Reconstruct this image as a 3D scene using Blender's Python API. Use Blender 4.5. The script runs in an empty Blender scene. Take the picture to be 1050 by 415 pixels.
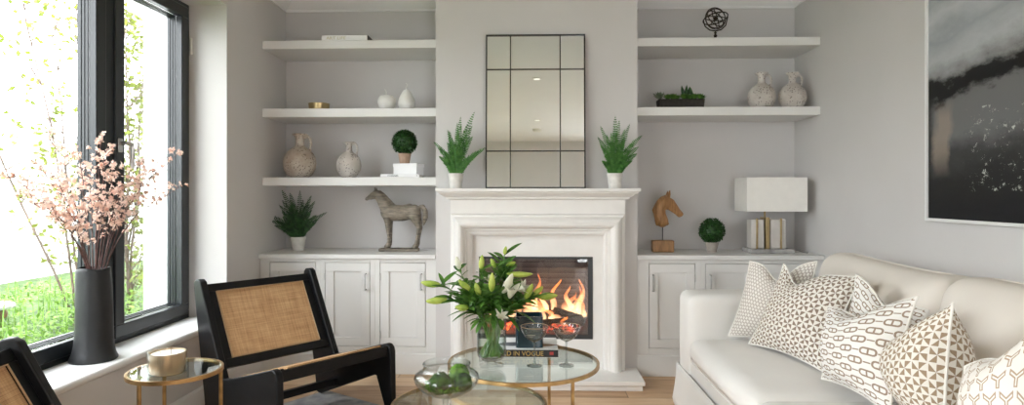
import bpy, math, random
from mathutils import Vector, Matrix, noise
R = math.radians
rnd = random.Random(7)
C = bpy.context.scene.collection
PI = math.pi

# ---------------------------------------------------------------- camera
CAMH, FOC, HOR = 1.22, 650.0, 198.0
YAW = math.atan(.0302)
cam = bpy.data.cameras.new('camera')
cam.sensor_width = 36
cam.lens = FOC / 1050 * 36
cam.shift_y = -9.5 / 1050
cam.clip_start = .05
camo = bpy.data.objects.new('camera', cam)
C.objects.link(camo)
camo.location = (0, 0, CAMH)
camo.rotation_euler = (R(90), 0, YAW)
bpy.context.scene.camera = camo


def ray(px, py):
    a = (px - 525) / FOC
    s, c = math.sin(YAW), math.cos(YAW)
    return Vector((-s + c * a, c + s * a, (HOR - py) / FOC))


def at(px, py, Y):
    """point of the room seen at a pixel, at distance Y into the room"""
    d = ray(px, py)
    t = Y / d.y
    return Vector((d.x * t, Y, CAMH + d.z * t))


def on(px, py, z):
    d = ray(px, py)
    t = (z - CAMH) / d.z
    return Vector((d.x * t, d.y * t, z))


# ---------------------------------------------------------------- materials
class E:
    """tiny expression wrapper over math nodes"""
    nt = None

    def __init__(s, k): s.k = k

    @staticmethod
    def op(o, *a):
        n = E.nt.nodes.new('ShaderNodeMath'); n.operation = o
        for i, x in enumerate(a):
            if isinstance(x, E): E.nt.links.new(x.k, n.inputs[i])
            else: n.inputs[i].default_value = x
        return E(n.outputs[0])

    def __add__(s, o): return E.op('ADD', s, o)
    def __radd__(s, o): return E.op('ADD', s, o)
    def __sub__(s, o): return E.op('SUBTRACT', s, o)
    def __rsub__(s, o): return E.op('SUBTRACT', o, s)
    def __mul__(s, o): return E.op('MULTIPLY', s, o)
    def __rmul__(s, o): return E.op('MULTIPLY', s, o)
    def __truediv__(s, o): return E.op('DIVIDE', s, o)
    def abs(s): return E.op('ABSOLUTE', s)
    def fl(s): return E.op('FLOOR', s)
    def fr(s): return E.op('FRACT', s)
    def lt(s, o): return E.op('LESS_THAN', s, o)
    def gt(s, o): return E.op('GREATER_THAN', s, o)
    def mx(s, o): return E.op('MAXIMUM', s, o)
    def mn(s, o): return E.op('MINIMUM', s, o)
    def clamp(s): return s.mx(0.0).mn(1.0)


def srgb(r, g, b):
    f = lambda c: (c / 255 / 12.92) if c <= 10 else ((c / 255 + .055) / 1.055) ** 2.4
    return (f(r), f(g), f(b), 1)


def newmat(name):
    m = bpy.data.materials.new(name)
    m.use_nodes = True
    nt = m.node_tree
    E.nt = nt
    b = nt.nodes['Principled BSDF']
    return m, nt, b


def noise_tex(nt, scale, detail=3, co=None, rough=.5, kind='Object'):
    n = nt.nodes.new('ShaderNodeTexNoise')
    n.inputs['Scale'].default_value = scale
    n.inputs['Detail'].default_value = detail
    n.inputs['Roughness'].default_value = rough
    if co is None:
        t = nt.nodes.new('ShaderNodeTexCoord')
        co = t.outputs[kind]
    nt.links.new(co, n.inputs['Vector'])
    return n


def mapping(nt, scale=(1, 1, 1), rot=(0, 0, 0), kind='Object', loc=(0, 0, 0)):
    t = nt.nodes.new('ShaderNodeTexCoord')
    mp = nt.nodes.new('ShaderNodeMapping')
    mp.inputs['Scale'].default_value = scale
    mp.inputs['Rotation'].default_value = rot
    mp.inputs['Location'].default_value = loc
    nt.links.new(t.outputs[kind], mp.inputs['Vector'])
    return mp.outputs[0]


def mixcol(nt, f, a, b):
    n = nt.nodes.new('ShaderNodeMix'); n.data_type = 'RGBA'
    if isinstance(f, E): nt.links.new(f.k, n.inputs[0])
    elif isinstance(f, (int, float)): n.inputs[0].default_value = f
    else: nt.links.new(f, n.inputs[0])
    for i, x in ((6, a), (7, b)):
        if isinstance(x, tuple): n.inputs[i].default_value = x
        else: nt.links.new(x, n.inputs[i])
    return n.outputs[2]


def ramp(nt, fac, stops, interp='LINEAR'):
    n = nt.nodes.new('ShaderNodeValToRGB')
    n.color_ramp.interpolation = interp
    el = n.color_ramp.elements
    while len(el) < len(stops): el.new(.5)
    for e, (p, c) in zip(el, stops):
        e.position = p; e.color = c
    nt.links.new(fac.k if isinstance(fac, E) else fac, n.inputs[0])
    return n.outputs[0]


def bump(nt, b, h, strength=.3, dist=.002):
    n = nt.nodes.new('ShaderNodeBump')
    n.inputs['Strength'].default_value = strength
    n.inputs['Distance'].default_value = dist
    nt.links.new(h.k if isinstance(h, E) else h, n.inputs['Height'])
    nt.links.new(n.outputs[0], b.inputs['Normal'])


def plain(name, col, rough=.5, metal=0, var=.06, scale=8, bmp=0, spec=.5, coat=0, detail=3, bscale=None, bdist=.002):
    m, nt, b = newmat(name)
    dark = tuple(c * (1 - var) for c in col[:3]) + (1,)
    lite = tuple(min(1, c * (1 + var)) for c in col[:3]) + (1,)
    n = noise_tex(nt, scale, detail)
    nt.links.new(ramp(nt, n.outputs[0], [(.3, dark), (.7, lite)]), b.inputs['Base Color'])
    b.inputs['Roughness'].default_value = rough
    b.inputs['Metallic'].default_value = metal
    b.inputs['Specular IOR Level'].default_value = spec
    b.inputs['Coat Weight'].default_value = coat
    if bmp:
        n2 = noise_tex(nt, bscale or scale * 6, 4)
        bump(nt, b, n2.outputs[0], bmp, bdist)
    return m


def glassy(name, tint=(1, 1, 1, 1), edge=.55, ior=1.45, base=0.0, edgecol=(.35, .42, .38, 1)):
    """thin clear glass: transparent body, fresnel reflection, denser towards grazing edges"""
    m = bpy.data.materials.new(name); m.use_nodes = True
    nt = m.node_tree; nt.nodes.clear()
    out = nt.nodes.new('ShaderNodeOutputMaterial')
    tr = nt.nodes.new('ShaderNodeBsdfTransparent'); tr.inputs[0].default_value = tint
    gl = nt.nodes.new('ShaderNodeBsdfGlossy'); gl.inputs['Roughness'].default_value = .01
    gl.inputs[0].default_value = (1, 1, 1, 1)
    lf_ = nt.nodes.new('ShaderNodeLayerWeight'); lf_.inputs[0].default_value = .5
    mix = nt.nodes.new('ShaderNodeMixShader')
    if edge:
        lw = nt.nodes.new('ShaderNodeLayerWeight'); lw.inputs[0].default_value = .5
        E.nt = nt
        f = E.op('POWER', E(lw.outputs['Facing']), 2.5) * edge + base
        c = mixcol(nt, f, tint, edgecol)
        nt.links.new(c, tr.inputs[0])
    E.nt = nt
    f0 = ((ior - 1) / (ior + 1)) ** 2
    ff = E.op('POWER', E(lf_.outputs['Facing']), 5.0) * (1 - f0) + f0
    nt.links.new(ff.k, mix.inputs[0])
    nt.links.new(tr.outputs[0], mix.inputs[1]); nt.links.new(gl.outputs[0], mix.inputs[2])
    nt.links.new(mix.outputs[0], out.inputs[0])
    return m


def leafmat(name, c1, c2, rough=.45, scale=30, trans=.25):
    m, nt, b = newmat(name)
    n = noise_tex(nt, scale, 2)
    c = ramp(nt, n.outputs[0], [(.32, c1), (.68, c2)])
    nt.links.new(c, b.inputs['Base Color'])
    b.inputs['Roughness'].default_value = rough
    tl = nt.nodes.new('ShaderNodeBsdfTranslucent')
    nt.links.new(c, tl.inputs[0])
    mx = nt.nodes.new('ShaderNodeMixShader'); mx.inputs[0].default_value = trans
    nt.links.new(b.outputs[0], mx.inputs[1]); nt.links.new(tl.outputs[0], mx.inputs[2])
    nt.links.new(mx.outputs[0], nt.nodes['Material Output'].inputs[0])
    return m


M = {}
M['wall'] = plain('wall_paint', (.64, .620, .614, 1), .7, var=.015, scale=3, spec=.25)
M['ceil'] = plain('ceiling_paint', (.84, .84, .84, 1), .8, var=.01, scale=3, spec=.2)
M['joinery'] = plain('joinery_paint', (.76, .755, .745, 1), .42, var=.012, scale=4)
M['sill'] = plain('sill_paint', (.80, .80, .80, 1), .35, var=.01, scale=4)
M['stone'] = plain('limestone', (.79, .768, .745, 1), .55, var=.022, scale=14, bmp=.05, detail=6)
M['black'] = plain('black_stained_wood', (.007, .007, .008, 1), .42, var=.3, scale=20, spec=.25)
M['frame'] = plain('anthracite_aluminium', (.016, .020, .024, 1), .3, var=.05, scale=5)
M['iron'] = plain('black_iron', (.012, .012, .012, 1), .45, var=.2)
M['steel'] = plain('brushed_steel', (.55, .55, .55, 1), .3, 1, var=.08, scale=40)
M['brass'] = plain('antique_brass', (.42, .27, .12, 1), .32, 1, var=.25, scale=25)
M['darkbrass'] = plain('satin_brass', (.50, .38, .20, 1), .34, 1, var=.12, scale=25)
M['bronze'] = plain('dark_bronze', (.035, .025, .016, 1), .45, .6, var=.4, scale=60)
M['linen'] = plain('ivory_linen', (.77, .715, .655, 1), .9, var=.02, scale=6, bmp=.25, bscale=500, spec=.15, bdist=.0006)
M['cover'] = plain('white_loose_cover', (.80, .785, .765, 1), .9, var=.015, scale=6, bmp=.2, bscale=400, spec=.15, bdist=.0006)
M['piping'] = plain('cream_piping', (.80, .775, .73, 1), .85, var=.03, scale=30)
M['white'] = plain('white_ceramic', (.80, .785, .75, 1), .4, var=.04, scale=20)
M['pot'] = plain('white_pot', (.70, .68, .65, 1), .7, var=.1, scale=30, bmp=.3)
M['terra'] = plain('terracotta', (.42, .29, .21, 1), .8, var=.12, scale=40)
M['greypot'] = plain('grey_pot', (.40, .36, .32, 1), .8, var=.12, scale=40)
M['soil'] = plain('soil', (.03, .02, .012, 1), .95, var=.4, scale=80, bmp=.8)
M['fern'] = leafmat('fern_leaf', (.03, .115, .022, 1), (.11, .29, .06, 1), .5)
M['ferndark'] = leafmat('dark_fern_leaf', (.010, .035, .012, 1), (.045, .13, .035, 1), .5)
M['box'] = leafmat('boxwood_leaf', (.008, .035, .008, 1), (.04, .13, .025, 1), .5, 60, .15)
M['lilyleaf'] = leafmat('lily_leaf', (.03, .10, .015, 1), (.13, .28, .05, 1), .35, 20)
M['lilystem'] = leafmat('lily_stem', (.06, .20, .03, 1), (.16, .36, .07, 1), .4, 20)
M['bud'] = leafmat('lily_bud', (.24, .38, .04, 1), (.56, .62, .14, 1), .4, 18, .2)
M['petal'] = leafmat('lily_petal', (.74, .74, .58, 1), (.86, .85, .76, 1), .5, 20, .35)
M['blossom'] = leafmat('pink_blossom', (.80, .52, .43, 1), (.93, .78, .70, 1), .6, 25, .5)
M['twig'] = plain('dark_twig', (.10, .045, .040, 1), .7, var=.4, scale=60)
M['succ'] = leafmat('succulent_leaf', (.03, .10, .015, 1), (.14, .30, .05, 1), .45, 40)
M['succpale'] = leafmat('pale_succulent_leaf', (.08, .12, .07, 1), (.20, .25, .16, 1), .5, 40)
M['planter'] = plain('dark_zinc', (.030, .024, .020, 1), .6, .3, var=.4, scale=50, bmp=.5)
M['wax'] = plain('candle_wax', (.82, .76, .66, 1), .55, var=.02)
M['wick'] = plain('wick', (.05, .04, .03, 1), .9)
M['paper'] = plain('book_paper', (.86, .86, .87, 1), .6, var=.02)
M['pages'] = plain('book_pages', (.70, .68, .64, 1), .8, var=.08, scale=80)
M['greybook'] = plain('grey_book_cloth', (.05, .05, .05, 1), .7)
M['blackgloss'] = plain('black_print', (.010, .010, .012, 1), .35)
M['gold'] = plain('gold_print', (.62, .42, .13, 1), .4, .2)
M['goldpale'] = plain('pale_gold_print', (.62, .58, .42, 1), .5)
M['ink'] = plain('black_ink', (.06, .06, .07, 1), .6)
M['redprint'] = plain('red_print', (.55, .05, .04, 1), .5)
M['brownprint'] = plain('brown_print', (.25, .13, .06, 1), .6, var=.6, scale=60)
M['greyprint'] = plain('grey_print', (.12, .13, .15, 1), .6, var=.4, scale=60)
M['rubber'] = plain('dark_metal_trim', (.02, .022, .025, 1), .4)
M['cable'] = glassy('clear_cable', (.9, .9, .9, 1), .5)
M['ground'] = plain('garden_soil', (.05, .09, .02, 1), .95, var=.5, scale=5, bmp=.6)
M['render'] = plain('white_render', (.80, .81, .80, 1), .85, var=.02, scale=6)
M['bark'] = plain('birch_bark', (.14, .10, .08, 1), .8, var=.35, scale=15)
M['leafout'] = leafmat('birch_leaf', (.11, .14, .015, 1), (.23, .27, .045, 1), .5, 6, .4)
M['bed'] = leafmat('ground_cover_leaf', (.08, .18, .02, 1), (.26, .42, .07, 1), .5, 9, .4)
M['blade'] = leafmat('grass_blade', (.10, .22, .03, 1), (.32, .50, .12, 1), .5, 9, .4)
M['teak'] = plain('teak', (.22, .12, .06, 1), .6, var=.25, scale=30)
M['glass'] = glassy('window_glass', (.97, .985, .98, 1), 0, 1.5)
M['tableglass'] = glassy('table_glass', (.90, .95, .93, 1), 0, 1.6)
M['fireglass'] = glassy('fire_glass', (.9, .9, .9, 1), 0, 1.55)
M['crystal'] = glassy('clear_crystal', (.97, .98, .98, 1), .9, 1.52, edgecol=(.33, .37, .36, 1))
M['stemglass'] = glassy('clear_stem_glass', (.97, .98, .98, 1), .6, 1.6, base=.32, edgecol=(.36, .40, .39, 1))
M['acrylic'] = glassy('clear_acrylic', (.90, .90, .90, 1), .3, 1.6)
M['water'] = glassy('vase_water', (.90, .95, .90, 1), .4, 1.33)
M['firebrick'] = None


def m_floor():
    m, nt, b = newmat('oak_planks')
    t = nt.nodes.new('ShaderNodeTexCoord')
    s = nt.nodes.new('ShaderNodeSeparateXYZ'); nt.links.new(t.outputs['Object'], s.inputs[0])
    x, y = E(s.outputs[0]), E(s.outputs[1])
    row = (y / .19).fl()
    xo = x + row * 0.731
    plank = (xo / 1.9).fl()
    idn = nt.nodes.new('ShaderNodeTexWhiteNoise'); idn.noise_dimensions = '2D'
    cx = nt.nodes.new('ShaderNodeCombineXYZ'); nt.links.new(row.k, cx.inputs[0]); nt.links.new(plank.k, cx.inputs[1])
    nt.links.new(cx.outputs[0], idn.inputs['Vector'])
    co = nt.nodes.new('ShaderNodeCombineXYZ')
    nt.links.new((x * 1.2).k, co.inputs[0]); nt.links.new((y * 9.0).k, co.inputs[1]); nt.links.new((E(idn.outputs[0]) * 20).k, co.inputs[2])
    n = noise_tex(nt, 2.2, 6, co.outputs[0], .6)
    f = (E(n.outputs[0]) * .75 + E(idn.outputs[0]) * .35)
    c = ramp(nt, f, [(.25, srgb(150, 112, 78)), (.5, srgb(194, 158, 122)), (.8, srgb(218, 188, 154))])
    gy = ((y / .19).fr() - .5).abs().gt(.488)
    gx = ((xo / 1.9).fr() - .5).abs().gt(.4985)
    gap = gy.mx(gx)
    c = mixcol(nt, gap * .65, c, srgb(70, 45, 28))
    nt.links.new(c, b.inputs['Base Color'])
    b.inputs['Roughness'].default_value = .42
    bump(nt, b, f - gap, .15, .002)
    return m


def m_rug():
    m, nt, b = newmat('grey_rug')
    n = noise_tex(nt, 14, 5)
    n2 = noise_tex(nt, 400, 2)
    nt.links.new(ramp(nt, n.outputs[0], [(.3, srgb(120, 122, 128)), (.7, srgb(168, 166, 164))]), b.inputs['Base Color'])
    b.inputs['Roughness'].default_value = .95
    bump(nt, b, n2.outputs[0], .8, .003)
    return m


def m_cane():
    m, nt, b = newmat('woven_cane')
    t = nt.nodes.new('ShaderNodeTexCoord')
    s = nt.nodes.new('ShaderNodeSeparateXYZ'); nt.links.new(t.outputs['UV'], s.inputs[0])
    u, v = E(s.outputs[0]), E(s.outputs[1])
    n = noise_tex(nt, 5, 5, t.outputs['UV'])
    co = mapping(nt, (60, 2, 1), kind='UV'); ns = noise_tex(nt, 1, 2, co)
    co2 = mapping(nt, (2, 60, 1), kind='UV'); ns2 = noise_tex(nt, 1, 2, co2)
    w = ((u * 95).fr() - .5).abs() * ((v * 70).fr() - .5).abs()
    f = E(n.outputs[0]) * .35 + E(ns.outputs[0]) * .45 + E(ns2.outputs[0]) * .45 - .15 - w * .8
    c = ramp(nt, f, [(.15, srgb(128, 90, 56)), (.38, srgb(186, 146, 104)), (.62, srgb(212, 176, 134))])
    nt.links.new(c, b.inputs['Base Color'])
    b.inputs['Roughness'].default_value = .5
    bump(nt, b, (u * 95).fr() + (v * 70).fr(), .25, .001)
    return m


def m_speckle(name, a, c2, spot):
    m, nt, b = newmat(name)
    n = noise_tex(nt, 9, 4)
    c = ramp(nt, n.outputs[0], [(.35, a), (.65, c2)])
    v = nt.nodes.new('ShaderNodeTexVoronoi'); v.inputs['Scale'].default_value = 75
    t = nt.nodes.new('ShaderNodeTexCoord'); nt.links.new(t.outputs['Object'], v.inputs['Vector'])
    n2 = noise_tex(nt, 16, 3)
    f = E(v.outputs['Distance']).lt(.34) * E(n2.outputs[0]).gt(.49)
    nt.links.new(mixcol(nt, f * .75, c, spot), b.inputs['Base Color'])
    b.inputs['Roughness'].default_value = .85
    n3 = noise_tex(nt, 60, 5)
    bump(nt, b, E(n3.outputs[0]) - f * .8, .6, .004)
    return m


def m_wood(name, a, c2, sc=(4, 4, 28), rough=.5):
    m, nt, b = newmat(name)
    co = mapping(nt, sc)
    n = noise_tex(nt, 2.0, 6, co, .65)
    nt.links.new(ramp(nt, n.outputs[0], [(.32, a), (.66, c2)]), b.inputs['Base Color'])
    b.inputs['Roughness'].default_value = rough
    bump(nt, b, n.outputs[0], .6, .004)
    return m


def m_fabric(name, kind, n_u, n_v, cream, brown):
    m, nt, b = newmat(name)
    t = nt.nodes.new('ShaderNodeTexCoord')
    s = nt.nodes.new('ShaderNodeSeparateXYZ'); nt.links.new(t.outputs['UV'], s.inputs[0])
    U, V = E(s.outputs[0]) * n_u, E(s.outputs[1]) * n_v
    if kind == 'pinwheel':
        u, v = U.fr() - .5, V.fr() - .5
        a = E.op('ARCTAN2', v, u) / (PI / 4) + 8
        k = a.fl() / 2
        mask = k.fr().gt(.25)
        edge = (u.abs().gt(.46)).mx(v.abs().gt(.46))
        mask = mask * (1.0 - edge)
    elif kind == 'chain':
        row = V.fl()
        u = (U + (row / 2).fr()).fr() - .5
        v = V.fr() - .5
        def rr(u, v, bx, by, r):
            qx = (u.abs() - (bx - r)).mx(0.0); qy = (v.abs() - (by - r)).mx(0.0)
            return E.op('SQRT', qx * qx + qy * qy) - r
        ring = rr(u * 1.9, v, .56, .27, .24).abs().lt(.08)
        bar = (u.abs().lt(.035)) * (v.abs().lt(.30))
        link = (v.abs().lt(.06)) * (u.abs().gt(.36))
        mask = ring.mx(bar).mx(link)
    elif kind == 'lattice':
        d1 = ((U + V * .577).fr() - .5).abs().lt(.13) * ((V * 1.15 + .25).fr().gt(.35))
        d2 = ((U - V * .577).fr() - .5).abs().lt(.13) * ((V * 1.15 + .75).fr().gt(.35))
        d3 = ((V * 1.155).fr() - .5).abs().lt(.12)
        mask = d1.mx(d2).mx(d3 * .8)
    else:   # interlocking Y shapes
        r_ = V.fl()
        u = (U + (r_ / 2).fr()).fr() - .5
        v = V.fr() - .5
        stem_ = u.abs().lt(.11) * v.lt(.05) * v.gt(-.42)
        arm = ((v - .02 - u.abs() * .75).abs().lt(.15)) * u.abs().lt(.40) * v.lt(.46)
        mask = stem_.mx(arm)
        core = (u.abs().lt(.035) * v.lt(.05) * v.gt(-.36)).mx((v - .02 - u.abs() * .75).abs().lt(.05) * u.abs().lt(.33))
        mask = mask * (1.0 - core)
    nn = noise_tex(nt, 300, 2)
    c = mixcol(nt, mask, cream, brown)
    nt.links.new(c, b.inputs['Base Color'])
    b.inputs['Roughness'].default_value = .9
    b.inputs['Specular IOR Level'].default_value = .15
    bump(nt, b, mask * .6 + E(nn.outputs[0]) * .6, .3, .001)
    return m


def m_painting():
    m, nt, b = newmat('abstract_painting')
    t = nt.nodes.new('ShaderNodeTexCoord')
    s = nt.nodes.new('ShaderNodeSeparateXYZ'); nt.links.new(t.outputs['Object'], s.inputs[0])
    S, Z = E(s.outputs[1]) * -1.0, E(s.outputs[2])      # S: distance from the far end of the canvas
    mp = mapping(nt, (1, 2.2, 4.2), (R(25), 0, 0)); n = noise_tex(nt, 2.2, 8, mp, .62)
    mp2 = mapping(nt, (1, 1.5, 1.5)); n2 = noise_tex(nt, 4.0, 6, mp2, .6)
    mp3 = mapping(nt, (1, 7, 9)); n3 = noise_tex(nt, 2.4, 10, mp3, .85)
    f = (Z + (E(n.outputs[0]) - .5) * .22 - S * .10) / 1.4
    g = lambda v, t_=0: (v * (1 - t_), v, v * (1 + t_), 1)
    c = ramp(nt, f, [(0, g(.012)), (.13, g(.022)), (.20, g(.05)), (.27, g(.15, .01)), (.385, g(.15)), (.405, g(.010)), (.445, g(.012)),
                     (.47, g(.22)), (.53, g(.44, .04)), (.60, g(.34, .06)), (.68, g(.50, .04)), (.75, g(.32, .08)), (.85, g(.16, .1)), (1, g(.08))])
    dark = ((.07 - S + (E(n2.outputs[0]) - .5) * .12) * 20).clamp() * (Z.lt(.60))
    c = mixcol(nt, dark * .85, c, (.012, .012, .013, 1))
    st = ((.075 - (S - .12 - (Z - .45) * .12 + (E(n2.outputs[0]) - .5) * .14).abs()) * 28).clamp() * ((Z - .20) * 8).clamp() * ((.56 - Z) * 12).clamp()
    c = mixcol(nt, st * .75, c, (.30, .25, .21, 1))
    sp = E(n3.outputs[0]).gt(.59) * ((S - .25) * 9).clamp() * Z.lt(.50) * Z.gt(.14)
    c = mixcol(nt, sp * .8, c, (.62, .64, .58, 1))
    bot = ((.14 - Z + (E(n2.outputs[0]) - .5) * .2) * 10).clamp()
    c = mixcol(nt, bot * .9, c, (.014, .014, .016, 1))
    nt.links.new(c, b.inputs['Base Color'])
    def patch(c, s0, z0, ws, wz, thr, col, k):
        d = (((S - s0) / ws) * ((S - s0) / ws) + ((Z - z0) / wz) * ((Z - z0) / wz))
        q = ((1.0 - d) * 1.2 + (E(n3.outputs[0]) - thr) * 7 + (E(n2.outputs[0]) - .5) * 2).clamp() * (1.0 - d).gt(0)
        return mixcol(nt, q * k, c, col)
    c = patch(c, .56, .20, .13, .12, .62, (.60, .61, .56, 1), .8)
    c = patch(c, .545, .52, .05, .04, .60, (.45, .62, .64, 1), .8)
    c = patch(c, .40, .30, .09, .10, .66, (.55, .50, .40, 1), .6)
    b.inputs['Roughness'].default_value = .6
    b.inputs['Specular IOR Level'].default_value = .2
    bump(nt, b, n.outputs[0], .5, .004)
    return m


def m_fire(name, a, c2, strength, lo=.1, soft=True):
    m = bpy.data.materials.new(name); m.use_nodes = True
    nt = m.node_tree; nt.nodes.clear(); E.nt = nt
    out = nt.nodes.new('ShaderNodeOutputMaterial')
    em = nt.nodes.new('ShaderNodeEmission')
    t = nt.nodes.new('ShaderNodeTexCoord')
    s = nt.nodes.new('ShaderNodeSeparateXYZ'); nt.links.new(t.outputs['Generated'], s.inputs[0])
    nt.links.new(ramp(nt, s.outputs[2], [(0, a), (.75, c2), (1, c2)]), em.inputs[0])
    em.inputs[1].default_value = strength
    tr = nt.nodes.new('ShaderNodeBsdfTransparent')
    lw = nt.nodes.new('ShaderNodeLayerWeight'); lw.inputs[0].default_value = .5
    n = noise_tex(nt, 9, 4)
    q = ((1.0 - E(lw.outputs['Facing'])) - .10).clamp()
    f = (q * q * .8).clamp() * (1.0 - E(s.outputs[2]) * .75) * (E(n.outputs[0]) * 3.0 - .8).clamp()
    mx = nt.nodes.new('ShaderNodeMixShader')
    nt.links.new(f.k, mx.inputs[0]); nt.links.new(tr.outputs[0], mx.inputs[1]); nt.links.new(em.outputs[0], mx.inputs[2])
    nt.links.new(mx.outputs[0], out.inputs[0])
    return m


def m_ember():
    m, nt, b = newmat('glowing_embers')
    n = noise_tex(nt, 28, 4)
    c = ramp(nt, n.outputs[0], [(.45, (.02, .01, .01, 1)), (.56, (.8, .06, .02, 1)), (.68, (1, .32, .08, 1))])
    b.inputs['Base Color'].default_value = (.03, .02, .02, 1)
    nt.links.new(c, b.inputs['Emission Color'])
    b.inputs['Emission Strength'].default_value = 1.0
    return m


def m_emit(name, col, s):
    m, nt, b = newmat(name)
    b.inputs['Base Color'].default_value = (.8, .8, .8, 1)
    b.inputs['Emission Color'].default_value = col
    b.inputs['Emission Strength'].default_value = s
    return m


def m_ribbed():
    m, nt, b = newmat('ribbed_firebox_liner')
    t = nt.nodes.new('ShaderNodeTexCoord')
    s = nt.nodes.new('ShaderNodeSeparateXYZ'); nt.links.new(t.outputs['Object'], s.inputs[0])
    z = (E(s.outputs[2]) * 26).fr()
    n = noise_tex(nt, 6, 3)
    f = z * .5 + E(n.outputs[0]) * .6
    nt.links.new(ramp(nt, f, [(.2, (.09, .09, .092, 1)), (.8, (.26, .255, .25, 1))]), b.inputs['Base Color'])
    b.inputs['Roughness'].default_value = .5
    bump(nt, b, z, .5, .01)
    return m


def m_mirror():
    m, nt, b = newmat('mirror_silvering')
    n = noise_tex(nt, 1.5, 2)
    nt.links.new(ramp(nt, n.outputs[0], [(.3, (.80, .845, .85, 1)), (.7, (.82, .865, .87, 1))]), b.inputs['Base Color'])
    b.inputs['Metallic'].default_value = 1
    b.inputs['Roughness'].default_value = .012
    return m


M['floor'] = m_floor(); M['rug'] = m_rug(); M['cane'] = m_cane()
M['jug'] = m_speckle('chalky_speckled_clay', (.50, .45, .41, 1), (.66, .62, .58, 1), (.16, .13, .11, 1))
M['jugwarm'] = m_speckle('warm_speckled_clay', (.42, .33, .26, 1), (.60, .54, .48, 1), (.13, .10, .08, 1))
M['horse'] = m_wood('weathered_carved_wood', (.09, .075, .058, 1), (.33, .285, .23, 1), (6, 6, 30), .75)
M['bust'] = m_wood('warm_carved_wood', (.20, .088, .030, 1), (.47, .25, .10, 1), (26, 6, 5), .42)
M['log'] = m_wood('charred_log', (.010, .007, .006, 1), (.07, .035, .025, 1), (4, 20, 20), .9)
M['concrete'] = plain('charcoal_clay', (.014, .0145, .016, 1), .45, var=.4, scale=7, spec=.35, bmp=.4, detail=6)
M['pin'] = m_fabric('pinwheel_print', 'pinwheel', 10, 10, (.78, .745, .69, 1), (.26, .195, .15, 1))
M['pin2'] = m_fabric('tan_pinwheel_print', 'pinwheel', 10, 10, (.78, .745, .69, 1), (.34, .25, .17, 1))
M['chain'] = m_fabric('chain_print', 'chain', 5.0, 12, (.82, .80, .775, 1), (.32, .24, .18, 1))
M['lattice'] = m_fabric('small_lattice_print', 'lattice', 21, 21, (.78, .75, .71, 1), (.42, .37, .33, 1))
M['ypat'] = m_fabric('interlocking_print', 'ypat', 9, 8, (.80, .77, .73, 1), (.44, .33, .24, 1))
M['paint'] = m_painting(); M['mirror'] = m_mirror(); M['ribbed'] = m_ribbed(); M['ember'] = m_ember()
M['flame'] = m_fire('flame', (1, .66, .36, 1), (1, .22, .05, 1), 2.4)
M['lampon'] = m_emit('lamp_diffuser', (1, .95, .88, 1), .6)
M['shade'] = plain('linen_shade', (.84, .82, .78, 1), .9, var=.02, scale=20, bmp=.2, bscale=300)
M['alabaster'] = plain('pale_alabaster', (.62, .585, .55, 1), .25, var=.08, scale=9, coat=.3)
M['marble'] = plain('grey_marble', (.36, .35, .35, 1), .15, var=.4, scale=12, detail=8)
M['jargold'] = plain('champagne_glass', (.46, .36, .24, 1), .25, .55, var=.1, scale=8, coat=.6)
M['jarblue'] = plain('petrol_blue_glass', (.004, .022, .034, 1), .2, var=.3, scale=5, coat=.2)
M['moss'] = leafmat('moss', (.006, .025, .003, 1), (.055, .13, .012, 1), .95, 45, .05)
M['mosslite'] = leafmat('bright_moss', (.03, .11, .006, 1), (.15, .32, .025, 1), .9, 45, .1)
M['stripe'] = plain('striped_canvas', (.6, .6, .58, 1), .8, var=.5, scale=60)


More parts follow.
